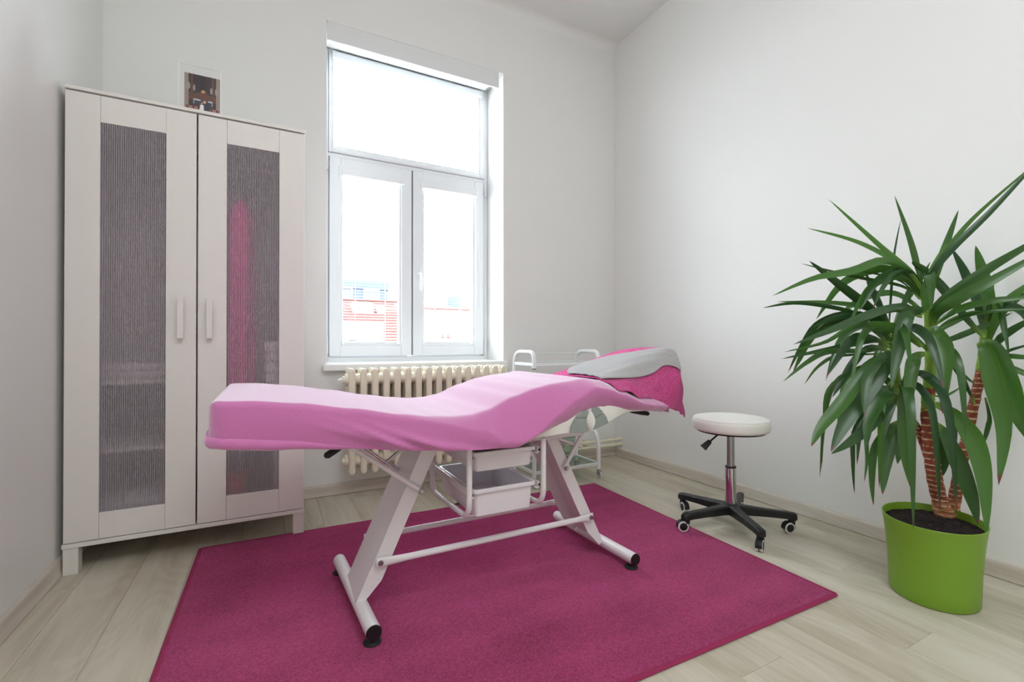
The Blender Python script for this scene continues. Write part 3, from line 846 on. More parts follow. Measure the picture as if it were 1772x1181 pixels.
# ------------------------------------------------------------------ trolley
tr = tag(empty('trolley', (1.63, 2.47, 0)), 'white two tier tube trolley with glass shelves in the corner behind the bed', 'trolley')
TYR, TYF = 2.60, 2.355
for xx in (1.387, 1.862):
    f = MB()
    path = fillet([(xx, TYF, 0.702), (xx, TYF, 0.80), (xx, TYR, 0.80), (xx, TYR, 0.055)], 0.085, 8)
    f.tube(path, 0.0125, 14); f.build('side_frame', M['trolley'], tr, smooth=50)
    c = MB(); c.tube([(xx, TYF, 0.698), (xx, TYF, 0.7025)], 0.0128, 14); c.build('end_cap', M['black'], tr, smooth=40)
    g = MB(); g.tube(fillet([(xx, TYR, 0.298), (xx, TYF + 0.03, 0.298), (xx, TYF, 0.20), (xx, TYF, 0.055)], 0.09, 8), 0.0125, 14)
    g.build('lower_arch', M['trolley'], tr, smooth=50)
    for yy in (TYF, TYR):
        s_ = MB(); s_.lathe([(0.0, 0.058), (0.011, 0.058), (0.013, 0.050), (0.013, 0.040), (0.009, 0.036), (0.0, 0.036)], (xx, yy, 0), n=14)
        s_.box(xx - 0.012, xx - 0.010, yy - 0.03, yy + 0.008, 0.016, 0.042); s_.box(xx + 0.010, xx + 0.012, yy - 0.03, yy + 0.008, 0.016, 0.042)
        so = s_.build('caster', M['chrome'], tr, smooth=40)
        w_ = MB(); w_.lathe([(0.0, -0.009), (0.017, -0.009), (0.0195, -0.006), (0.0195, 0.006), (0.017, 0.009), (0, 0.009)], (xx, yy - 0.015, 0.0195), 'X', 20)
        w_.build('wheel', M['tyre'], so, smooth=40)
def tier(z, glassm):
    for a, b in (((1.387, TYF, z), (1.862, TYF, z)), ((1.387, TYR, z), (1.862, TYR, z)), ((1.387, TYF, z), (1.387, TYR, z)), ((1.862, TYF, z), (1.862, TYR, z))):
        r_ = MB(); x0, x1 = sorted((a[0], b[0])); y0, y1 = sorted((a[1], b[1]))
        r_.box(x0 - 0.006, x1 + 0.006, y0 - 0.006, y1 + 0.006, z - 0.009, z + 0.009); r_.build('shelf_rail', M['trolley'], tr, bevel=0.002)
    g = MB(); g.box(1.395, 1.854, TYF + 0.008, TYR - 0.008, z - 0.002, z + 0.003); g.build('glass_shelf', glassm, tr)
tier(0.725, M['shelfglass'])
tier(0.086, M['shelfglass'])
rr = MB(); rr.tube([(1.387, TYR, 0.785), (1.862, TYR, 0.785)], 0.0035, 10); rr.build('guard_rail', M['trolley'], tr, smooth=50)
vz = MB(); vz.lathe([(0.0, 0.0905), (0.050, 0.0905), (0.056, 0.098), (0.068, 0.16), (0.082, 0.235), (0.088, 0.268), (0.0855, 0.269), (0.079, 0.236), (0.065, 0.16), (0.052, 0.102), (0.0, 0.098)], (1.655, 2.46, 0), n=40)
v_ = tag(vz.build('glass_vase', M['vase'], smooth=50), 'clear flared glass vase on the lower trolley shelf', 'vase')
vr = MB(); vr.lathe([(0.0855, 0.268), (0.0872, 0.2705), (0.089, 0.268)], (1.655, 2.46, 0), n=40)
vr.build('rim', mat('vase_rim_glass', (120, 132, 128), 0.15), v_, smooth=60)
# ------------------------------------------------------------------ rug
rg_ = [(-0.25, 2.300), (1.746, 2.250), (1.701, 0.871), (-0.266, 0.905)]
t = tag(empty('rug', (0.73, 1.58, 0)), 'bright pink rectangular rug with a darker bound edge under the bed', 'rug')
def quad_pt(u, v, z):
    a, b, c, d = [Vector((x, y)) for x, y in rg_]
    p = (a * (1 - u) + b * u) * (1 - v) + (d * (1 - u) + c * u) * v
    return (p.x, p.y, z)
pile = MB(); nu, nv = 120, 84
pile.grid([[quad_pt(0.006 + 0.988 * i / nu, 0.009 + 0.982 * j / nv, 0.0072 + 0.0009 * random.random()) for i in range(nu + 1)] for j in range(nv + 1)])
po = pile.build('pile', M['rug'], t, smooth=80)
base = MB(); base.hexa([quad_pt(u, v, 0.0004) for u, v in ((.004, .006), (.996, .006), (.996, .994), (.004, .994))], [quad_pt(u, v, 0.0066) for u, v in ((.004, .006), (.996, .006), (.996, .994), (.004, .994))])
base.build('backing', M['rugedge'], t)
for a, b in (((0.004, 0.006), (0.996, 0.006)), ((0.996, 0.006), (0.996, 0.994)), ((0.996, 0.994), (0.004, 0.994)), ((0.004, 0.994), (0.004, 0.006))):
    e = MB(); e.tube([quad_pt(*a, 0.0042), quad_pt(*b, 0.0042)], 0.0100, 10, flat=0.41); e.build('binding', M['rugedge'], t, smooth=60)
RZ = 0.0082

# ------------------------------------------------------------------ beauty bed
bed = tag(empty('treatment_bed', (0.72, 1.57, RZ)), 'white framed treatment bed on two splayed legs standing on the pink rug', 'bed')
# feet: two tubes across
def foot_tube(xn, xf, yn, yf):
    zc = 0.046
    f = MB(); f.tube([(xn, yn, zc), (xf, yf, zc)], 0.0215, 24); fo = f.build('foot_tube', M['enamel'], bed, smooth=40)
    for (x, y, s) in ((xn, yn, -1), (xf, yf, 1)):
        c = MB(); c.tube([(x, y, zc), (x, y + s * 0.004, zc)], [0.0222, 0.0205], 24); c.build('end_cap', M['black'], fo, smooth=40)
        p = MB(); yy = y - s * 0.022
        p.lathe([(0.0, RZ), (0.0245, RZ), (0.0255, RZ + 0.003), (0.019, RZ + 0.008), (0.013, RZ + 0.013), (0.012, RZ + 0.019), (0.0, RZ + 0.019)], (x, yy, 0), n=24)
        p.build('levelling_foot', M['rubber'], fo, smooth=40)
    return fo
foot_tube(0.262, 0.236, 1.322, 1.828)
foot_tube(1.210, 1.196, 1.316, 1.826)
# legs: folded sheet channels, open to the inside
def leg(b, tt, w, side):
    """b, tt: bottom / top centre x,z of the web; w flange depth; side +1: flanges towards +x"""
    y0, y1, th = 1.470, 1.648, 0.003
    (xb, zb), (xt, zt) = b, tt
    d = Vector((xt - xb, 0, zt - zb)).normalized(); nrm = Vector((d.z, 0, -d.x)) * side
    L = MB()
    def q(x, z, y): return Vector((x, y, z))
    B0, T0 = Vector((xb, 0, zb)), Vector((xt, 0, zt))
    o = lambda p, y, k_: Vector((p.x, y, p.z)) + nrm * k_
    wb_, wt_ = w
    L.hexa([o(B0, y0, 0), o(B0, y1, 0), o(B0, y1, th), o(B0, y0, th)], [o(T0, y0, 0), o(T0, y1, 0), o(T0, y1, th), o(T0, y0, th)])
    for ya, yb in ((y0, y0 + th), (y1 - th, y1)):
        Bm = B0 + (T0 - B0) * 0.16
        L.hexa([o(B0, ya, 0), o(B0, yb, 0), o(B0, yb, wb_), o(B0, ya, wb_)], [o(Bm, ya, 0), o(Bm, yb, 0), o(Bm, yb, wt_), o(Bm, ya, wt_)])
        L.hexa([o(Bm, ya, 0), o(Bm, yb, 0), o(Bm, yb, wt_), o(Bm, ya, wt_)], [o(T0, ya, 0), o(T0, yb, 0), o(T0, yb, wt_), o(T0, ya, wt_)])
    return L.build('leg', M['enamel'], bed, bevel=0.0015)
leg((0.236, 0.060), (0.448, 0.520), (0.022, 0.050), 1)
leg((1.184, 0.060), (0.958, 0.520), (0.022, 0.046), -1)
def bolt(x, y, z, r=0.0085, s=-1, par=None):
    b = MB(); b.lathe([(0.0, 0.0), (r * 0.8, 0.0), (r, 0.003), (r, 0.007), (0, 0.007)], (x, y, z), 'Y', 14)
    return b.build('bolt', M['steel'], par or bed, smooth=40)
# stretchers between the legs, flattened at their ends
for yy in (1.456, 1.664):
    s = MB()
    xs = [0.296, 0.325, 0.350, 0.39, 0.6, 0.85, 1.04, 1.075, 1.10, 1.122]
    pts = [(x, yy, 0.175) for x in xs]
    n = 14; rows = []
    for x in xs:
        e = max(0, min(1, (min(x - 0.315, 1.105 - x)) / 0.06))
        rx, rz = 0.0035 + (0.0105 - 0.0035) * e, 0.0155 + (0.0105 - 0.0155) * e
        rows.append([(x, yy + rx * math.cos(2 * PI * k_ / n), 0.175 + rz * math.sin(2 * PI * k_ / n)) for k_ in range(n)])
    s.grid(rows, closed=True); m_ = len(s.v); s.f.append(tuple(range(n))); s.f.append(tuple(range(m_ - n, m_)))
    so = s.build('stretcher', M['enamel'], bed, smooth=60)
    for xx in (0.308, 1.111):
        bolt(xx, yy - 0.010, 0.175, par=so)
# seat frame under the mattress
for yy in (1.40, 1.71):
    b = MB(); b.box(0.50, 1.02, yy - 0.012, yy + 0.012, 0.512, 0.535); b.build('frame_rail', M['enamel'], bed, bevel=0.002)
for xx in (0.52, 0.93):
    b = MB(); b.box(xx - 0.012, xx + 0.012, 1.41, 1.70, 0.508, 0.533); b.build('frame_crossbar', M['enamel'], bed, bevel=0.002)
# struts that hold the leg rest and the back rest
def strut(pts, r, m, name='strut'):
    s = MB(); s.tube(pts, r, 12); return s.build(name, m, bed, smooth=50)
st1 = strut([(0.205, 1.455, 0.552), (0.430, 1.455, 0.381)], 0.0075, M['enamel'])
bolt(0.435, 1.444, 0.378, 0.009, par=st1)
strut([(0.240, 1.60, 0.530), (0.425, 1.60, 0.395)], 0.0075, M['enamel'])
strut([(0.262, 1.57, 0.525), (0.335, 1.57, 0.463), (0.392, 1.57, 0.418)], 0.004, M['chrome'], 'ratchet_rod')
strut([(0.352, 1.59, 0.446), (0.440, 1.59, 0.512)], 0.006, M['steel'], 'ratchet_arm')
strut([(0.346, 1.575, 0.446), (0.436, 1.575, 0.514)], 0.0045, M['chrome'], 'ratchet_arm')
st2 = strut([(0.992, 1.455, 0.384), (1.098, 1.455, 0.545)], 0.0075, M['enamel'])
bolt(0.994, 1.444, 0.380, 0.009, par=st2)
strut([(0.925, 1.50, 0.508), (1.072, 1.458, 0.452)], 0.0065, M['enamel'])
strut([(0.915, 1.55, 0.470), (0.945, 1.52, 0.500)], 0.004, M['chrome'], 'ratchet_rod')
strut([(0.95, 1.50, 0.492), (1.01, 1.48, 0.462)], 0.0055, M['steel'], 'ratchet_arm')
# levers
def lever(a, b, w):
    l = MB(); A, B = Vector(a), Vector(b)
    l.tube([A, A + (B - A) * 0.15, A + (B - A) * 0.6, A + (B - A) * 0.93, B], [w * 0.55, w * 0.75, w, w, w * 0.55], 12, flat=0.7)
    return l.build('lever', M['black'], bed, smooth=50)
lever((0.205, 1.345, 0.585), (0.134, 1.315, 0.551), 0.0125)
lever((1.290, 1.43, 0.577), (1.362, 1.40, 0.566), 0.0125)

# mattress
ZT = [(-0.13, .716), (-0.04, .713), (.07, .701), (.2, .679), (.33, .654), (.42, .640), (.5, .632), (.56, .632), (.62, .642), (.715, .678), (.80, .702), (.87, .713), (.93, .718), (1.0, .727), (1.06, .718), (1.12, .698), (1.23, .654), (1.3, .640), (1.4, .616), (1.5, .60), (1.56, .59)]
ZH = [(-0.13, .611), (.05, .593), (.18, .576), (.33, .556), (.47, .540), (.6, .530), (.69, .525), (.74, .538), (.77, .553), (.88, .584), (.965, .619), (1.02, .627), (1.065, .628), (1.2, .604), (1.28, .594), (1.38, .582), (1.5, .570), (1.56, .568)]
ZB = [(-0.13, .607), (.05, .588), (.18, .572), (.33, .552), (.47, .537), (.6, .532), (.70, .531), (.763, .541), (.9, .547), (.98, .546), (1.065, .569), (1.16, .600), (1.28, .594), (1.38, .578), (1.5, .566), (1.56, .564)]
def yn_of(x):
    y = 1.268
    d = x + 0.125
    if d < 0.05: y += 0.05 - math.sqrt(max(0, 0.05 ** 2 - (0.05 - d) ** 2)) 
    if x > 1.14: y += 0.46 * (x - 1.14) ** 1.6 + (0.0 if x < 1.4 else 2.2 * (x - 1.4) ** 2)
    return y
def yf_of(x): return 3.145 - yn_of(x)
def rc_of(x):
    return lerp([(-0.2, .020), (.15, .022), (.35, .035), (.5, .060), (.62, .080), (.75, .075), (.88, .050), (1.0, .036), (1.1, .030), (1.25, .022), (1.4, .008), (1.6, .005)], x)
CHD = [(-.2, .009), (.30, .010), (.40, .012), (.466, .020), (.575, .045), (.653, .100), (.714, .132), (.767, .128), (.844, .088), (.913, .052), (.993, .029), (1.112, .033), (1.221, .026), (1.284, .024), (1.4, .012), (1.6, .006)]
CHW = [(-.2, .013), (.30, .016), (.40, .030), (.466, .048), (.575, .066), (.653, .074), (.767, .074), (.844, .076), (.913, .078), (.993, .078), (1.112, .075), (1.221, .066), (1.284, .054), (1.4, .034), (1.6, .012)]
def loft(zt, zb, inset, ends, top_extra=0.0, folds=False, nside=12, narc=9, ntop=26):
    x0, x1 = ends
    st = []
    for i in range(6): st.append((x0, i / 6 * 0.78))
    for i in range(7): a = PI / 2 * i / 6; st.append((x0 + 0.022 * (1 - math.cos(a)), 0.78 + 0.22 * math.sin(a)))
    n = 110
    for i in range(1, n): st.append((x0 + 0.022 + (x1 - 0.015 - x0 - 0.022) * i / n, 1.0))
    for i in range(5): a = PI / 2 * i / 4; st.append((x1 - 0.015 + 0.015 * math.sin(a), math.cos(a)))
    rows = []
    for (x, lim) in st:
        yn, yf = yn_of(x) + inset, yf_of(x) - inset
        T, B = lerp(zt, x) - inset + top_extra, lerp(zb, x)
        if T - B < 0.012: B = T - 0.012
        dz, w = min(lerp(CHD, x), (T - B) * 0.9), lerp(CHW, x)
        zl = B + (T - B) * lim
        pts = []
        for i in range(nside):
            u = i / nside
            z = B + (T - dz - B) * u
            y = yn + (0.008 + (0.022 * max(0, min(1, (x - 0.70) / 0.14)) if folds else 0)) * (1 - u) ** 1.4 - 0.003 * math.sin(PI * u)
            if folds:
                hgt = (z - B) / max(T - B, 0.01)
                if 0.0 < x < 0.95:
                    for sl, q0, am, wd_, cx, cw in ((0.44, 0.716, 0.016, 0.010, 0.34, 0.13), (0.44, 0.742, 0.013, 0.009, 0.40, 0.13), (0.40, 0.690, 0.010, 0.008, 0.26, 0.11), (0.30, 0.690, 0.014, 0.012, 0.52, 0.15), (0.52, 0.735, 0.008, 0.006, 0.30, 0.09)):
                        env = math.exp(-((x - cx) / cw) ** 2) * math.sin(PI * min(1, max(0, hgt * 0.8 + 0.2))) 
                        y -= 1.35 * am * env * math.exp(-(((z + sl * x) - q0) / wd_) ** 2)
                    y -= 0.0020 * (1 + math.sin(26 * x + 8 * z)) * math.exp(-((x - 0.15) / 0.3) ** 2) * math.sin(PI * u)
                if x > 0.74:
                    y -= 0.0012 * (1 + math.sin(95 * x + 3 * math.sin(31 * x))) * max(0, 1 - u * 2.5)
            pts.append([x, y, z])
        for i in range(narc + 1):
            q = i / narc
            pts.append([x, yn + w * q, T - dz * (1 - q) ** lerp([(0, 1.7), (.75, 1.7), (.95, 1.25), (1.5, 1.25)], x)])
        r = w
        for i in range(1, ntop):
            u = i / ntop
            y = yn + w + (yf - 0.03 - yn - w) * u
            z = T + 0.004 * math.sin(PI * u)
            if folds:
                z += 0.0016 * math.sin(9 * x + 21 * y) * math.sin(PI * u) * math.exp(-((x - 0.45) / 0.25) ** 2)
                # slack ridge along the far edge of the leg rest
                z += 0.007 * math.exp(-((y - 1.80) / 0.022) ** 2) * math.exp(-((x - 0.20) / 0.10) ** 2)
                z += 0.006 * math.exp(-((y - 1.74 - 0.2 * (x - 0.4)) / 0.018) ** 2) * math.exp(-((x - 0.38) / 0.10) ** 2)
            pts.append([x, y, z])
        for i in range(narc + 1):
            a = PI / 2 * i / narc
            pts.append([x, yf - 0.03 + 0.03 * math.sin(a), T - 0.03 + 0.03 * math.cos(a) if T - B > 0.04 else T - (T - B) * 0.6 * (1 - math.cos(a))])
        for i in range(1, nside + 1):
            u = 1 - i / nside
            z = B + (pts[-1][2] - B) * (u if i < nside else 0) if False else B + (T - 0.03 - B) * u if T - B > 0.04 else B + (T - B) * 0.4 * u
            pts.append([x, yf - 0.008 * (1 - u) ** 2 + 0.003 * math.sin(PI * u), z])
        rows.append([(p[0], p[1], min(p[2], zl)) for p in pts])
    return rows
mt = MB(); rows = loft(ZT, ZB, 0.028, (-0.105, 1.372), top_extra=0.018)
mt.grid(rows)
n = len(rows[0]); m_ = len(rows)
for i in range(m_ - 1):
    mt.f.append((i * n, (i + 1) * n, (i + 1) * n + n - 1, i * n + n - 1))
mtr = mt.build('mattress', M['leatherette'], bed, smooth=50, label='white leatherette mattress side')
# raised head cushion under the towels
hc = MB()
G0 = [(1.15, .60, .675), (1.36, .60, .745), (1.48, .60, .778), (1.57, .60, .80), (1.585, .60, .785)]
rows = []
for (x, zb_, zt_) in G0:
    k_ = 0.0 if x < 1.58 else 0.012
    rows.append([(x, 1.465 + k_, zb_ - 0.02), (x, 1.455 + k_, (zb_ + zt_) / 2), (x, 1.475 + k_, zt_ - 0.025), (x, 1.53, zt_ - 0.006), (x, 1.66, zt_ - 0.004), (x, 1.80, zt_ - 0.012), (x, 1.845 - k_, zt_ - 0.03), (x, 1.85 - k_, (zb_ + zt_) / 2), (x, 1.84 - k_, zb_ - 0.02)])
hc.grid(rows, closed=True); n = 9; hc.f.append(tuple(range(n))); hc.f.append(tuple(range(len(hc.v) - n, len(hc.v))))
hc.build('head_cushion', M['leatherette'], bed, smooth=60)
# silver fan inlays and the gathered button on the near side of the mattress
def plate(poly, m, name, y=1.2905, th=0.004, par=None):
    p = MB(); p.prism([(x, y, z) for x, z in poly], (0, th, 0)); return p.build(name, m, par or mtr, bevel=0.0008)
def fan(cx, cz, a0, a1, r0, r1, n=10):
    A = [(cx + r1 * math.cos(math.radians(a0 + (a1 - a0) * i / n)), cz + r1 * math.sin(math.radians(a0 + (a1 - a0) * i / n))) for i in range(n + 1)]
    Bp = [(cx + r0 * math.cos(math.radians(a1 + (a0 - a1) * i / n)), cz + r0 * math.sin(math.radians(a1 + (a0 - a1) * i / n))) for i in range(n + 1)]
    return A + Bp
plate([(0.902, .5475), (0.972, .5455), (0.974, .594), (0.919, .594), (0.908, .572)], M['silver'], 'silver_inlay')
plate([(0.922, .598), (0.974, .598), (0.980, .618), (0.966, .622), (0.945, .6135), (0.932, .607)], M['silver'], 'silver_inlay')
plate([(1.000, .5500), (1.0655, .5695), (1.055, .592), (1.044, .606), (1.004, .588)], M['silver'], 'silver_inlay')
plate([(1.003, .593), (1.041, .610), (1.022, .628), (0.994, .628), (0.990, .612)], M['silver'], 'silver_inlay')
bt = MB()
rows = []
for i in range(13):
    v = i / 12; z = .546 + .072 * v
    w = 0.0185 * math.sin(PI * min(max(v, 0.04), 0.96)) ** 0.75
    rows.append([(0.986 + w * (k_ / 12 - 1), 1.2915 - 0.012 * math.sin(PI * k_ / 24) * math.sin(PI * v) ** 0.6 + 0.0028 * math.cos(PI * k_ / 2.0) * (0.3 + math.sin(PI * v)), z) for k_ in range(25)])
bt.grid(rows); bt.build('gathered_button', M['leatherette'], mtr, smooth=70)

# hanger and its two trays under the seat
for xx in (0.553, 0.822):
    u = MB(); u.tube(fillet([(xx, 1.335, 0.532), (xx, 1.335, 0.306), (xx, 1.705, 0.292), (xx, 1.705, 0.532)], 0.062, 8), 0.0092, 14)
    u.build('tray_hanger', M['enamel'], bed, smooth=50)
b = MB(); b.box(0.553, 0.822, 1.515, 1.535, 0.286, 0.290); b.build('hanger_crossbar', M['brass'], bed)
for z in (0.374, 0.492):
    for s, xx in ((1, 0.5635), (-1, 0.8115)):
        r = MB(); x0, x1 = sorted((xx, xx + s * 0.004))
        r.box(x0, x1, 1.345, 1.70, z - 0.012, z + 0.012)
        x0, x1 = sorted((xx + s * 0.004, xx + s * 0.012)); r.box(x0, x1, 1.345, 1.70, z - 0.012, z - 0.009)
        ro = r.build('tray_runner', M['enamel'], bed, bevel=0.001)
        k_ = MB(); k_.lathe([(0, 0), (0.004, 0), (0.004, 0.004), (0, 0.004)], (xx, 1.343, z), 'Y', 10); k_.build('rivet', M['black'], ro)
def tray(zr, dz):
    o = MB()
    def rect(x0, x1, y0, y1, z, r, n=4):
        p = []
        for (cx, cy, a) in ((x1 - r, y0 + r, -90), (x1 - r, y1 - r, 0), (x0 + r, y1 - r, 90), (x0 + r, y0 + r, 180)):
            for i in range(n + 1):
                t_ = math.radians(a + 90 * i / n); p.append((cx + r * math.cos(t_), cy + r * math.sin(t_), z))
        return p
    X0, X1, Y0, Y1 = 0.572, 0.803, 1.348, 1.690
    def ins(d, z, r): return rect(X0 + d, X1 - d, Y0 + d, Y1 - d, z, r)
    rows = [ins(0.014, zr - dz + 0.003, 0.012), ins(0.010, zr - dz, 0.016), ins(0.010, zr - dz + 0.006, 0.016)]
    rows = [ins(0.020, zr - dz, 0.008), ins(0.0135, zr - dz + 0.004, 0.013), ins(0.0085, zr - 0.012, 0.014), ins(0.0005, zr - 0.012, 0.012), ins(0.0, zr - 0.009, 0.012), ins(0.0, zr - 0.001, 0.012), ins(0.001, zr, 0.012), ins(0.008, zr, 0.012), ins(0.010, zr - 0.002, 0.012), ins(0.0155, zr - dz + 0.006, 0.012), ins(0.022, zr - dz + 0.003, 0.008)]
    o.grid(rows, closed=True)
    n = len(rows[0]); o.f.append(tuple(range(n))[::-1]); o.f.append(tuple(range(len(o.v) - n, len(o.v))))
    to = o.build('tray', M['tray'], bed, smooth=35)
    for xx in (0.63, 0.69, 0.75):
        r = MB(); r.box(xx - 0.0012, xx + 0.0012, Y0 + 0.03, Y1 - 0.03, zr - dz + 0.002, zr - dz + 0.006); r.build('floor_rib', M['tray'], to)
tray(0.386, 0.092)
tray(0.504, 0.066)
cd = MB(); cd.tube([(0.545, 1.56, 0.53), (0.556, 1.56, 0.47), (0.553, 1.56, 0.40)], 0.0012, 6); cd.build('elastic_cord', M['cord'], bed)

# ------------------------------------------------------------------ fleece cover
cv = MB(); cv.grid(loft(ZT, ZH, 0.0, (-0.125, 1.385), folds=True, nside=14, ntop=30))
co = tag(cv.build('fleece_cover', M['fleece'], smooth=75), 'pale pink fleece cover stretched over the treatment bed', 'bed cover')
hm = MB(); rows = []
for i in range(40):
    u = i / 39
    if u < 0.3:
        yy = 1.70 - (1.70 - 1.315) * u / 0.3; xx = -0.127
    else:
        v = (u - 0.3) / 0.7; xx = -0.118 + 0.44 * v; yy = 1.2665 + 0.012 * v
        if v < 0.08: xx = -0.127 + 0.14 * v; yy = 1.315 - 0.60 * v
    zz = lerp(ZH, xx) + 0.004 - 0.004 * u
    k_ = 1.0 - max(0, (u - 0.55) / 0.45)
    r_ = 0.0135 * k_ + 0.002
    rows.append((xx, yy + 0.004, zz + (0.012 if u < 0.3 else 0.004)))
hm.tube(rows, [0.003] + [0.0075 * (1 - max(0, (i / 39 - 0.5) / 0.5)) + 0.0015 for i in range(1, 40)], 10, flat=1.5)
hm.build('rolled_hem', M['fleece'], co, smooth=70)

# ------------------------------------------------------------------ towels
PG = [[(1.115,1.885,0.66),(1.24,1.885,0.685),(1.36,1.885,0.715),(1.48,1.885,0.745),(1.585,1.885,0.765),(1.6,1.88,0.73),(1.606,1.88,0.66),(1.61,1.88,0.6)],[(1.113,1.86,0.682),(1.23,1.86,0.708),(1.36,1.86,0.745),(1.487,1.86,0.779),(1.588,1.86,0.8),(1.604,1.86,0.755),(1.61,1.86,0.67),(1.614,1.86,0.59)],[(1.112,1.7,0.7),(1.235,1.7,0.728),(1.36,1.7,0.765),(1.48,1.7,0.797),(1.592,1.7,0.822),(1.612,1.7,0.77),(1.618,1.7,0.67),(1.622,1.7,0.58)],[(1.11,1.53,0.712),(1.235,1.53,0.735),(1.36,1.53,0.772),(1.48,1.53,0.803),(1.597,1.53,0.822),(1.614,1.53,0.765),(1.618,1.53,0.66),(1.624,1.53,0.56)],[(1.105,1.45,0.714),(1.23,1.45,0.732),(1.35,1.45,0.758),(1.47,1.45,0.775),(1.565,1.45,0.785),(1.584,1.45,0.735),(1.588,1.45,0.64),(1.6,1.45,0.55)],[(1.1,1.4,0.713),(1.21,1.4,0.722),(1.31,1.4,0.722),(1.42,1.405,0.715),(1.53,1.41,0.715),(1.566,1.42,0.68),(1.574,1.425,0.61),(1.592,1.43,0.54)],[(1.1,1.345,0.711),(1.2,1.35,0.708),(1.275,1.36,0.688),(1.385,1.38,0.648),(1.51,1.4,0.63),(1.555,1.412,0.61),(1.572,1.42,0.575),(1.59,1.425,0.533)],[(1.104,1.285,0.706),(1.19,1.3,0.694),(1.25,1.315,0.665),(1.375,1.36,0.602),(1.5,1.4,0.57),(1.54,1.412,0.556),(1.565,1.418,0.54),(1.588,1.42,0.529)]]
pt_ = MB(); N = 56; Mm = 56
def pinkp(s, t_):
    p = surf(PG, s, t_)
    w = 0.0035 * math.sin(34 * t_ + 9 * s) * max(0, min(1, (s - 0.55) / 0.2)) * (0.3 + t_)
    w += 0.0025 * math.sin(21 * s + 7 * t_)
    k = max(0.0, min(1.0, (s - 0.70) / 0.25)) * max(0.0, min(1.0, (0.62 - t_) / 0.1))
    if k > 0 and p[0] < 1.46:
        yn = yn_of(p[0]); wd_ = lerp(CHW, p[0]); q = max(0.0, min(1.0, (p[1] - yn) / wd_))
        zb_ = lerp(ZT, p[0]) - lerp(CHD, p[0]) * (1 - q) ** 1.3 - 0.001
        gap = 0.009 * math.exp(-((p[0] - 1.175) / 0.03) ** 2)
        p = (p[0], p[1], p[2] + (min(p[2], zb_ + gap) - p[2]) * k if s > 0.9 else max(p[2] - 0.012 * k, zb_))
        w *= 1 - 0.8 * k
    return (p[0], p[1] - w, p[2] + w * 0.5 + 0.004)
pt_.grid([[pinkp(i / N, j / Mm) for j in range(Mm + 1)] for i in range(N + 1)])
po = pt_.build('pink_towel', M['waffle'], smooth=80)
s_ = po.modifiers.new('thick', 'SOLIDIFY'); s_.thickness = 0.003; s_.offset = 1
tag(po, 'bright pink waffle towel draped over the raised head end of the bed', 'towel')
FE = [(.34, .03), (.20, .19), (.29, .36), (.43, .50), (.55, .585)]
NE = [(.775, .0), (.81, .13), (.715, .36), (.64, .455), (.69, .605)]
def greyp(u, v, off):
    a = cr([p + (0,) for p in FE], u); b = cr([p + (0,) for p in NE], u)
    s = a[0] + (b[0] - a[0]) * v; t_ = a[1] + (b[1] - a[1]) * v
    e = 0.004
    P = Vector(pinkp(s, t_)); A = Vector(pinkp(s + e, t_)); B = Vector(pinkp(s, t_ + e))
    nn = (A - P).cross(B - P).normalized()
    if nn.z < 0 : nn = -nn
    w = 0.0012 * math.sin(17 * u + 5 * v) + 0.001 * math.sin(23 * v - 4 * u)
    return P + nn * (off + w)
gt = MB()
gt.grid([[greyp(j / 44, i / 30, 0.0085) for j in range(45)] for i in range(31)])
go = gt.build('grey_towel', M['grey'], smooth=80)
s_ = go.modifiers.new('thick', 'SOLIDIFY'); s_.thickness = 0.0035; s_.offset = 0
tag(go, 'small grey terry towel laid on top of the pink waffle towel', 'towel')

# ------------------------------------------------------------------ stool
sx, sy = 1.91, 1.44
stl = tag(empty('stool', (sx, sy, 0)), 'round white padded stool with chrome column on a black five star base', 'stool')
s = MB(); R = 0.166
s.lathe([(0.0, 0.4475), (R - 0.016, 0.4475), (R - 0.004, 0.452), (R, 0.463), (R + 0.001, 0.485), (R - 0.002, 0.4985), (R - 0.006, 0.5015), (R - 0.010, 0.5045), (R - 0.03, 0.509), (R * 0.6, 0.512), (0.0, 0.513)], (sx, sy, 0), n=64)
so = s.build('seat', M['leatherette'], stl, smooth=50)
s = MB(); s.lathe([(R - 0.0065, 0.5002), (R - 0.0035, 0.5022), (R - 0.0065, 0.5042)], (sx, sy, 0), n=64); s.build('piping', M['leatherette'], so, smooth=60)
s = MB(); s.lathe([(0.0, 0.441), (R - 0.02, 0.441), (R - 0.015, 0.4475), (0, 0.4475)], (sx, sy, 0), n=48); s.build('seat_board', M['black'], stl, smooth=40)
s = MB(); s.lathe([(0.0, 0.424), (0.022, 0.424), (0.0255, 0.428), (0.0265, 0.441), (0, 0.441)], (sx, sy, 0), n=28); s.build('collar', M['black'], stl, smooth=40)
s = MB(); s.lathe([(0.0, 0.26), (0.0165, 0.26), (0.0165, 0.425), (0, 0.425)], (sx, sy, 0), n=28); s.build('gas_piston', M['steel'], stl, smooth=40)
s = MB(); s.lathe([(0.0, 0.10), (0.0235, 0.10), (0.0235, 0.272), (0.0215, 0.274), (0, 0.274)], (sx, sy, 0), n=32); s.build('column_sleeve', M['chrome'], stl, smooth=40)
s = MB(); s.lathe([(0.0165, 0.2735), (0.0238, 0.2735), (0.0238, 0.279), (0.0165, 0.279)], (sx, sy, 0), n=28); s.build('sleeve_ring', M['black'], stl, smooth=40)
s = MB(); A, B = Vector((1.872, 1.463, 0.436)), Vector((1.826, 1.487, 0.392))
s.tube([A, B], 0.0042, 10); lv = s.build('lever_rod', M['black'], stl, smooth=50)
d = (Vector((1.797, 1.501, 0.362)) - B)
side = d.cross(Vector((0.79, 0.61, -0.25))).normalized(); nn = d.normalized().cross(side)
p0, p1, p2 = B - d * 0.08, B + d * 0.35, B + d * 1.0
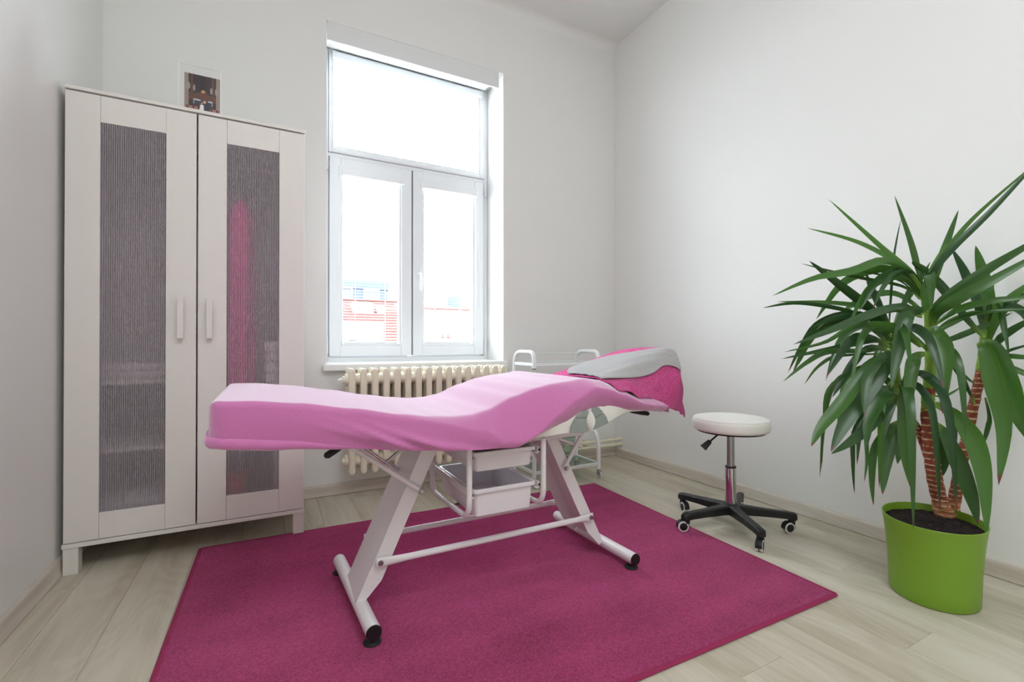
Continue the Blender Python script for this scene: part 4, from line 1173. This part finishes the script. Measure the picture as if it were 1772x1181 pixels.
s = MB(); w0, w1, hh = 0.010, 0.0165, 0.006
s.hexa([p0 - side * w0 - nn * hh, p0 + side * w0 - nn * hh, p0 + side * w0 + nn * hh, p0 - side * w0 + nn * hh], [p2 - side * w1 - nn * hh, p2 + side * w1 - nn * hh, p2 + side * w1 + nn * hh, p2 - side * w1 + nn * hh])
s.build('lever_paddle', M['black'], stl, bevel=0.003)
# star base
s = MB(); s.lathe([(0.0, 0.062), (0.036, 0.062), (0.040, 0.070), (0.038, 0.094), (0.030, 0.106), (0.024, 0.108), (0, 0.108)], (sx, sy, 0), n=30)
s.build('base_hub', M['black'], stl, smooth=40)
RA = 0.25
def arm_mesh():
    mb = MB(); rows = []
    for (x, hw, zt_, zb_) in ((0.015, 0.024, 0.104, 0.060), (0.06, 0.021, 0.101, 0.062), (0.15, 0.0175, 0.095, 0.063), (0.23, 0.0165, 0.091, 0.062), (0.262, 0.016, 0.088, 0.058), (0.270, 0.012, 0.083, 0.060)):
        c = 0.006
        rows.append([(x, -hw, zb_), (x, -hw, zt_ - c), (x, -hw + c, zt_), (x, hw - c, zt_), (x, hw, zt_ - c), (x, hw, zb_)])
    mb.grid(rows, closed=True); mb.f.append(tuple(range(6))); mb.f.append(tuple(range(30, 36)))
    return mb.mesh('arm', M['black'], 40)
am = arm_mesh()
sw = [200, 250, 150, 205, 160]
for i in range(5):
    ang = math.radians(27 + 72 * i)
    o = bpy.data.objects.new('arm', am); COL.objects.link(o)
    attach(o, stl); o.location = (sx, sy, 0); o.rotation_euler = (0, 0, ang)
    cx, cy = sx + RA * math.cos(ang), sy + RA * math.sin(ang)
    z0 = RZ + 0.0006 if i == 2 else 0.0005
    az = math.radians(sw[i])
    ux, uy = math.cos(az), math.sin(az)      # trailing direction of the wheel
    wx, wy = -uy, ux                           # axle
    c = MB(); c.lathe([(0.0, 0.036 + z0), (0.013, 0.036 + z0), (0.015, 0.046), (0.015, 0.062), (0, 0.062)], (cx, cy, 0), n=18)
    ox, oy, oz = cx + ux * 0.017, cy + uy * 0.017, 0.0235 + z0
    def ring_pts(r, a0, a1, k_, n=14): return [(ox + ux * r * math.cos(math.radians(a0 + (a1 - a0) * j / n)) + wx * k_, oy + uy * r * math.cos(math.radians(a0 + (a1 - a0) * j / n)) + wy * k_, oz + r * math.sin(math.radians(a0 + (a1 - a0) * j / n))) for j in range(n + 1)]
    c.grid([ring_pts(0.0262, -10, 190, -0.013), ring_pts(0.0275, -10, 190, -0.008), ring_pts(0.0275, -10, 190, 0.008), ring_pts(0.0262, -10, 190, 0.013), ring_pts(0.0245, -10, 190, 0.010), ring_pts(0.0245, -10, 190, -0.010)], closed=False)
    co_ = c.build('caster', M['black'], stl, smooth=40)
    for sgn in (-1, 1):
        for (nm, m_k, rr, k0, k1) in (('tyre', 'tyre', 0.0235, 0.0035, 0.0135), ('wheel_disc', 'black', 0.0175, 0.0132, 0.0150)):
            w = MB(); prof = [(0, k0), (rr, k0), (rr, k1 - 0.001), (rr - 0.002, k1), (0, k1)]
            vs = []; n = 26
            for (r, k_) in prof:
                for j in range(n):
                    a = 2 * PI * j / n
                    vs.append((ox + ux * r * math.cos(a) + wx * k_ * sgn, oy + uy * r * math.cos(a) + wy * k_ * sgn, oz + r * math.sin(a)))
            w.add(vs, [(q_ * n + j, q_ * n + (j + 1) % n, (q_ + 1) * n + (j + 1) % n, (q_ + 1) * n + j) for q_ in range(len(prof) - 1) for j in range(n)])
            w.build(nm, M[m_k], co_, smooth=40)

# leaf centre lines from base to tip (metres), width, dry tip, tilt; trunk centre lines with radii
LEAVES = [
 ([(2.028,0.762,1.041),(1.972,0.772,1.094),(1.863,0.81,1.176),(1.68,0.887,1.339)],0.0213,0,0.5),
 ([(2.024,0.764,1.034),(1.978,0.807,1.123),(1.863,0.885,1.21),(1.718,0.98,1.266)],0.0193,0,0.6),
 ([(2.028,0.762,1.034),(2.018,0.774,1.113),(2.002,0.79,1.218),(1.961,0.818,1.374)],0.0193,0,0.2),
 ([(1.955,0.835,0.901),(1.987,0.844,0.991),(2.026,0.849,1.166),(2.078,0.847,1.314)],0.0135,0,0.9),
 ([(2.024,0.764,1.034),(1.949,0.776,1.101),(1.846,0.803,1.131),(1.724,0.84,1.092),(1.586,0.886,1.064),(1.444,0.934,1.004)],0.029,0,0.1),
 ([(2.021,0.766,1.002),(1.998,0.815,1.054),(1.886,0.912,1.093),(1.749,1.021,1.147)],0.0174,0,0.8),
 ([(2.039,0.779,1.004),(1.998,0.815,1.07),(1.914,0.874,1.104),(1.871,0.912,1.11)],0.0097,0,0.8),
 ([(1.963,0.831,0.901),(1.905,0.857,0.961),(1.795,0.911,1.056),(1.694,0.96,1.143)],0.0329,0,0.3),
 ([(1.959,0.833,0.893),(1.804,0.865,0.954),(1.594,0.927,0.986),(1.435,0.961,0.967)],0.0174,0,0.5),
 ([(1.959,0.833,0.885),(1.914,0.868,0.966),(1.81,0.933,0.995),(1.633,1.038,1.002)],0.0213,0,0.6),
 ([(1.959,0.833,0.885),(1.869,0.861,0.946),(1.753,0.904,0.939),(1.659,0.935,0.903)],0.0213,0,0.4),
 ([(1.963,0.831,0.885),(1.9,0.883,0.95),(1.81,0.949,0.939),(1.779,0.985,0.898)],0.0135,0,0.4),
 ([(1.999,0.755,0.946),(1.886,0.764,0.975),(1.734,0.793,0.944),(1.576,0.826,0.892),(1.425,0.855,0.847)],0.0309,0,0.3),
 ([(2.024,0.765,0.939),(1.9,0.801,0.961),(1.749,0.853,0.906),(1.642,0.882,0.853),(1.498,0.93,0.822)],0.0193,0,0.6),
 ([(1.959,0.833,0.853),(1.884,0.862,0.857),(1.753,0.919,0.831),(1.588,0.995,0.796)],0.0213,0,0.4),
 ([(1.959,0.833,0.837),(1.856,0.863,0.823),(1.719,0.909,0.822),(1.627,0.932,0.784),(1.534,0.956,0.721)],0.0213,0,0.3),
 ([(1.959,0.834,0.813),(1.847,0.901,0.809),(1.791,0.939,0.798),(1.75,0.969,0.76),(1.721,0.994,0.701)],0.0135,0,0.3),
 ([(1.947,0.828,0.837),(1.856,0.842,0.868),(1.767,0.855,0.868),(1.694,0.86,0.815),(1.621,0.865,0.74)],0.0309,1,0.2),
 ([(1.947,0.828,0.821),(1.878,0.859,0.837),(1.823,0.883,0.782),(1.783,0.899,0.719),(1.746,0.913,0.662)],0.0271,0,0.2),
 ([(2.008,0.75,0.954),(1.974,0.746,0.96),(1.906,0.759,0.951),(1.862,0.76,0.875),(1.821,0.759,0.786),(1.785,0.756,0.705)],0.0503,0,0.1),
 ([(2.02,0.744,0.891),(1.999,0.722,0.892),(1.984,0.696,0.837),(1.949,0.681,0.757),(1.907,0.67,0.624)],0.0696,1,0.0),
 ([(2.063,0.766,0.964),(2.091,0.767,1.037),(2.157,0.746,1.201),(2.214,0.73,1.334)],0.0271,0,0.4),
 ([(2.022,0.754,0.954),(2.011,0.749,1.0),(2.021,0.732,1.092),(2.049,0.705,1.196)],0.0387,0,0.3),
 ([(2.056,0.77,1.02),(2.045,0.756,1.081),(2.105,0.703,1.211),(2.171,0.648,1.315),(2.309,0.53,1.491)],0.0174,0,0.5),
 ([(2.031,0.761,1.002),(1.998,0.732,1.075),(2.007,0.682,1.159),(2.077,0.599,1.286),(2.197,0.489,1.49)],0.0251,0,0.4),
 ([(2.035,0.748,0.923),(2.002,0.717,0.974),(2.014,0.662,1.03),(2.072,0.583,1.112),(2.204,0.465,1.23)],0.0387,0,0.2),
 ([(2.025,0.742,0.899),(1.974,0.706,0.95),(1.955,0.654,0.99),(1.987,0.574,1.047),(2.112,0.445,1.167)],0.0425,0,0.1),
 ([(2.031,0.76,1.065),(2.027,0.762,1.097),(2.0,0.776,1.128),(1.993,0.78,1.138)],0.0155,0,0.3),
 ([(2.217,0.663,0.868),(2.167,0.695,0.939),(2.103,0.734,1.043),(2.053,0.765,1.107),(2.016,0.79,1.143)],0.0309,0,0.3),
 ([(2.274,0.679,0.877),(2.303,0.678,0.966),(2.303,0.692,1.09),(2.295,0.71,1.209)],0.0464,0,0.1),
 ([(2.245,0.672,0.876),(2.236,0.69,0.997),(2.218,0.714,1.104),(2.192,0.742,1.195)],0.0309,0,0.3),
 ([(2.278,0.677,0.877),(2.307,0.676,0.974),(2.31,0.669,1.055),(2.309,0.664,1.103)],0.0116,0,0.7),
 ([(2.052,0.75,0.908),(2.038,0.682,0.958),(2.053,0.599,0.986),(2.119,0.488,0.997)],0.0271,0,0.3),
 ([(2.056,0.748,0.884),(2.051,0.675,0.935),(2.065,0.592,0.953),(2.138,0.479,0.956)],0.0155,0,0.6),
 ([(2.074,0.761,0.853),(2.129,0.725,0.864),(2.218,0.67,0.908),(2.305,0.617,0.959)],0.0232,0,0.4),
 ([(2.087,0.766,0.861),(2.116,0.739,0.908),(2.173,0.697,0.948),(2.209,0.667,0.963)],0.0271,0,0.4),
 ([(2.254,0.667,0.813),(2.223,0.638,0.852),(2.228,0.59,0.902),(2.262,0.526,0.956)],0.0271,0,0.3),
 ([(2.264,0.673,0.836),(2.241,0.643,0.923),(2.231,0.606,0.998),(2.265,0.547,1.069)],0.0329,0,0.2),
 ([(2.268,0.671,0.844),(2.289,0.648,0.94),(2.31,0.611,1.002),(2.31,0.552,1.042)],0.0232,0,0.3),
 ([(2.258,0.665,0.797),(2.241,0.621,0.806),(2.242,0.568,0.803),(2.258,0.507,0.808)],0.0193,0,0.4),
 ([(2.258,0.665,0.785),(2.248,0.618,0.771),(2.249,0.565,0.743),(2.252,0.51,0.721)],0.0213,0,0.4),
 ([(2.251,0.669,0.805),(2.237,0.631,0.814),(2.228,0.59,0.833),(2.256,0.53,0.86)],0.0116,0,0.4),
 ([(2.172,0.665,0.854),(2.157,0.645,0.833),(2.15,0.621,0.717),(2.143,0.597,0.57),(2.093,0.596,0.391)],0.0677,1,0.0),
 ([(2.209,0.668,0.854),(2.219,0.635,0.833),(2.227,0.603,0.701),(2.216,0.581,0.601),(2.228,0.547,0.503)],0.0657,0,0.1),
 ([(2.05,0.742,0.572),(2.053,0.715,0.537),(2.067,0.683,0.438),(2.074,0.655,0.334),(2.062,0.636,0.256)],0.058,1,0.1),
 ([(2.038,0.737,0.641),(2.054,0.689,0.608),(2.063,0.645,0.528),(2.045,0.616,0.41),(2.005,0.598,0.248)],0.0696,0,0.0),
 ([(1.984,0.764,0.762),(1.937,0.766,0.749),(1.899,0.765,0.64),(1.872,0.757,0.499),(1.869,0.737,0.367)],0.0425,1,0.2),
 ([(1.933,0.802,0.826),(1.884,0.803,0.791),(1.784,0.831,0.681),(1.698,0.851,0.581),(1.635,0.86,0.494)],0.0696,1,0.1),
 ([(1.933,0.802,0.819),(1.822,0.83,0.777),(1.712,0.857,0.661),(1.616,0.877,0.577),(1.556,0.878,0.516)],0.0503,1,0.2),
 ([(1.931,0.793,0.691),(1.857,0.804,0.624),(1.767,0.823,0.562),(1.691,0.835,0.523),(1.613,0.848,0.492)],0.0387,0,0.3),
 ([(1.929,0.816,0.804),(1.815,0.876,0.761),(1.732,0.92,0.689),(1.72,0.927,0.574),(1.714,0.931,0.412)],0.0097,1,0.4),
 ([(1.936,0.813,0.718),(1.854,0.851,0.625),(1.804,0.872,0.54),(1.794,0.872,0.435),(1.793,0.868,0.329)],0.0174,1,0.4),
 ([(1.918,0.799,0.734),(1.844,0.822,0.658),(1.796,0.831,0.576),(1.78,0.823,0.461),(1.754,0.82,0.389)],0.0155,1,0.4),
 ([(1.955,0.803,0.581),(1.899,0.822,0.547),(1.853,0.835,0.478),(1.835,0.834,0.382),(1.828,0.827,0.297)],0.0251,1,0.3),
 ([(1.958,0.802,0.574),(1.912,0.804,0.542),(1.864,0.807,0.441),(1.831,0.802,0.341)],0.0425,1,0.1),
 ([(1.986,0.81,0.585),(1.971,0.81,0.55),(1.962,0.808,0.487),(1.948,0.808,0.428)],0.0329,0,0.2),
 ([(1.924,0.796,0.677),(1.89,0.8,0.65),(1.855,0.803,0.589),(1.82,0.807,0.481)],0.0329,1,0.2),
 ([(1.93,0.792,0.805),(1.857,0.803,0.812),(1.779,0.816,0.751),(1.738,0.809,0.685),(1.709,0.797,0.615)],0.0348,1,0.2),
 ([(1.925,0.785,0.678),(1.861,0.793,0.694),(1.804,0.798,0.662),(1.748,0.802,0.591),(1.713,0.795,0.508)],0.0541,0,0.2),
 ([(2.101,0.76,0.576),(2.134,0.755,0.508),(2.16,0.753,0.44),(2.165,0.762,0.367)],0.0348,0,0.1),
 ([(2.134,0.743,0.635),(2.157,0.734,0.598),(2.172,0.731,0.539),(2.179,0.731,0.475)],0.0213,0,0.2),
 ([(2.273,0.68,0.656),(2.291,0.675,0.581),(2.286,0.682,0.522),(2.276,0.691,0.475)],0.0155,0,0.3),
 ([(2.187,0.681,0.639),(2.172,0.7,0.703),(2.165,0.714,0.738),(2.159,0.729,0.759)],0.0174,0,0.3),
 ([(1.983,0.843,0.91),(1.973,0.866,0.976),(1.963,0.89,1.051),(1.962,0.909,1.114)],0.0232,0,0.2),
 ([(1.971,0.838,0.893),(2.023,0.826,0.967),(2.068,0.816,1.049),(2.131,0.798,1.092)],0.0155,0,0.3),
 ([(1.99,0.839,0.885),(2.039,0.832,0.976),(2.117,0.809,1.076),(2.175,0.797,1.154)],0.0193,0,0.4),
 ([(1.996,0.757,0.837),(1.93,0.769,0.876),(1.845,0.791,0.906),(1.759,0.814,0.921)],0.0425,0,0.3),
 ([(1.923,0.818,0.876),(1.898,0.82,0.892),(1.858,0.83,0.899),(1.821,0.838,0.891)],0.0174,0,0.4),
 ([(2.006,0.752,0.814),(1.958,0.755,0.807),(1.919,0.753,0.777),(1.885,0.749,0.688),(1.851,0.745,0.593)],0.0425,0,0.1),
 ([(1.919,0.81,0.798),(1.89,0.811,0.783),(1.852,0.817,0.729),(1.807,0.827,0.662),(1.772,0.832,0.595)],0.0348,0,0.2),
 ([(1.942,0.82,0.813),(1.884,0.848,0.774),(1.825,0.877,0.703),(1.794,0.89,0.656),(1.743,0.915,0.577)],0.0387,0,0.2),
 ([(1.926,0.806,0.759),(1.882,0.821,0.798),(1.819,0.846,0.752),(1.783,0.857,0.675),(1.748,0.867,0.592)],0.0464,0,0.1),
 ([(2.075,0.763,0.638),(2.1,0.734,0.631),(2.11,0.714,0.61),(2.127,0.69,0.58)],0.0174,0,0.2),
 ([(2.087,0.767,0.668),(2.123,0.748,0.66),(2.158,0.73,0.676),(2.19,0.713,0.7)],0.0097,0,0.4),
 ([(2.08,0.77,0.797),(2.129,0.744,0.797),(2.179,0.718,0.748),(2.233,0.69,0.7)],0.0174,0,0.4)]
TRUNKS = [[(2.126,0.738,0.242,0.0192),(2.097,0.753,0.328,0.0222),(2.079,0.762,0.45,0.0212),(2.067,0.767,0.614,0.0192),(2.076,0.761,0.798,0.0162),(2.067,0.765,0.982,0.0121)],[(2.178,0.745,0.231,0.0162),(2.196,0.735,0.318,0.0182),(2.218,0.722,0.453,0.0162),(2.251,0.704,0.63,0.0152),(2.273,0.691,0.755,0.0141),(2.283,0.685,0.891,0.0101)],[(2.154,0.757,0.231,0.0141),(2.135,0.767,0.329,0.0141),(2.106,0.781,0.443,0.0141),(2.069,0.8,0.547,0.0131),(2.013,0.829,0.651,0.0162),(1.992,0.838,0.849,0.0121)]]
# ------------------------------------------------------------------ yucca in a green pot
PC = Vector((1.992, 0.728))
yu = tag(empty('potted_yucca', (PC.x, PC.y, 0)), 'tall yucca with three ringed trunks in a lime green plastic pot', 'plant')
EA = math.radians(25)
def oval(a, b, z, n=56, c=PC):
    return [(c.x + a * math.cos(t_) * math.cos(EA) - b * math.sin(t_) * math.sin(EA), c.y + a * math.cos(t_) * math.sin(EA) + b * math.sin(t_) * math.cos(EA), z) for t_ in [2 * PI * i / n for i in range(n)]]
PROF = [(0.116, 0.108, 0.0005), (0.124, 0.114, 0.002), (0.127, 0.1165, 0.008), (0.130, 0.1185, 0.05), (0.134, 0.1205, 0.11), (0.141, 0.1245, 0.17), (0.150, 0.130, 0.225), (0.157, 0.1345, 0.256), (0.1585, 0.1355, 0.2615), (0.1572, 0.1343, 0.2632), (0.1545, 0.132, 0.262), (0.153, 0.1305, 0.255), (0.147, 0.126, 0.20), (0.140, 0.12, 0.15)]
p = MB(); p.grid([oval(a, b, z) for a, b, z in PROF], closed=True); p.f.append(tuple(range(56)))
p.build('pot', M['pot'], yu, smooth=50, label='lime green oval plastic pot')
so = MB(); rows = []
for i in range(22):
    k_ = i / 21
    rows.append([(x, y, 0.238 + 0.006 * (1 - k_) + random.uniform(-0.005, 0.005) * (1 if k_ < 0.98 else 0)) for x, y, z in oval(0.1515 * k_ + 0.001, 0.1295 * k_ + 0.001, 0, 56)])
so.grid(rows, closed=True); so.f.append(tuple(range(56)))
o = so.build('soil', M['soil'], yu, smooth=80); o['kind'] = 'stuff'
for ti, T in enumerate(TRUNKS):
    P = [tuple(q) for q in T]
    P[0] = (P[0][0], P[0][1], 0.225, P[0][3])
    n = 200; rows = []; tint = []
    for i in range(n + 1):
        t_ = i / n
        x, y, z, r = cr(P, t_)
        px_t = t_
        green = {0: 0.60, 1: 0.80, 2: 0.62}[ti]
        ringy = (i % 6 == 0)
        r *= 1.06 if ringy else 1.0
        if t_ < 0.16: r *= 1 + 0.75 * (1 - t_ / 0.16) * (1 if ti == 0 else 0.6)
        row = []
        for k_ in range(18):
            a = 2 * PI * k_ / 18
            rr = r * (1 + 0.05 * math.sin(3 * a + i * 0.4) + random.uniform(-0.03, 0.03))
            row.append((x + rr * math.cos(a), y + rr * math.sin(a), z + random.uniform(-0.0016, 0.0016)))
            if t_ > green + random.uniform(-0.012, 0.012) and not (ti == 0 and 0.66 < t_ < 0.69):
                c = (104 + 26 * random.random(), 142 + 16 * random.random(), 52)
            elif ringy and random.random() < 0.8: c = (216, 196, 160) if random.random() < 0.6 else (186, 166, 90)
            elif t_ < 0.14: c = (150 + 24 * random.random(), 92 + 20 * random.random(), 70)
            else: c = (112 + 36 * random.random(), 52 + 16 * random.random(), 44)
            tint.append(srgb(*c))
        rows.append(row)
    mb = MB(); mb.grid(rows, closed=True); mb.f.append(tuple(range(18))); mb.f.append(tuple(range(len(mb.v) - 18, len(mb.v))))
    mb.tint = tint
    mb.build('trunk', M['trunk'], yu, smooth=80)
CAM = Vector((0, 0, 0.85))
rl_ = random.Random(11)
for (c0, n_, droop, reach) in (((TRUNKS[0][5][:3]), 6, 0.25, 0.34), ((TRUNKS[0][4][:3]), 2, 0.75, 0.30), ((TRUNKS[2][5][:3]), 8, 0.35, 0.36), ((TRUNKS[2][4][:3]), 7, 0.8, 0.30), ((TRUNKS[1][5][:3]), 3, 0.35, 0.28)):
    for i in range(n_):
        az = rl_.uniform(math.radians(95), math.radians(250)); L_ = reach * rl_.uniform(0.75, 1.1)
        b_ = Vector(c0) + Vector((0, 0, rl_.uniform(-0.04, 0.03)))
        h = Vector((math.cos(az), math.sin(az), 0)); up = 0.55 - droop * rl_.uniform(0.7, 1.2)
        if (b_ + h * L_).x > 2.28: continue
        P_ = [b_, b_ + h * L_ * 0.3 + Vector((0, 0, 0.28 * L_)), b_ + h * L_ * 0.68 + Vector((0, 0, L_ * (0.30 * up + 0.1))), b_ + h * L_ * (1.0 - 0.25 * droop) + Vector((0, 0, L_ * (up - 0.35 - 0.45 * droop)))]
        LEAVES.append(([tuple(q_) for q_ in P_], rl_.uniform(0.024, 0.036), int(rl_.random() < 0.25), rl_.uniform(0.1, 0.8)))
for (P, w, brown, tilt) in LEAVES:
    w = w if w < 0.038 else 0.038 + (w - 0.038) * 0.62
    mid_ = Vector(P[len(P) // 2]) - CAM; w *= min(1.0, (mid_.x * 0.466 + mid_.y * 0.885) / 1.62)
    mb = MB(); n = 18; rows = []
    pts = [Vector(cr(P, i / n)) for i in range(n + 1)]
    sgn = random.choice((-1, 1))
    for i in range(n + 1):
        t_ = i / n
        a = pts[max(i - 1, 0)]; b = pts[min(i + 1, n)]
        T = (b - a).normalized()
        view = (pts[i] - CAM).normalized()
        side = T.cross(view)
        if side.length < 0.05: side = T.cross(Vector((0, 0, 1)))
        side.normalize()
        side = Quaternion(T, sgn * tilt * 1.0 + random.uniform(-0.02, 0.02)) @ side
        nrm = side.cross(T)
        if nrm.z < 0: nrm = -nrm
        wd_ = (0.36 + 0.64 * min(1, t_ / 0.45) ** 1.2) if t_ < 0.45 else max(0.015, (1 - ((t_ - 0.45) / 0.55) ** 2.1))
        hw = w / 2 * wd_
        fold = 0.30 * (1 - 0.55 * t_)
        rows.append([pts[i] + side * (hw * k_) + nrm * (abs(k_) ** 1.3 * hw * fold) for k_ in (-1, -0.55, 0, 0.55, 1)])
    mb.grid(rows)
    o = mb.build('leaf', M['leaftip'] if brown else M['leaf'], yu, smooth=80)

bpy.context.view_layer.update()
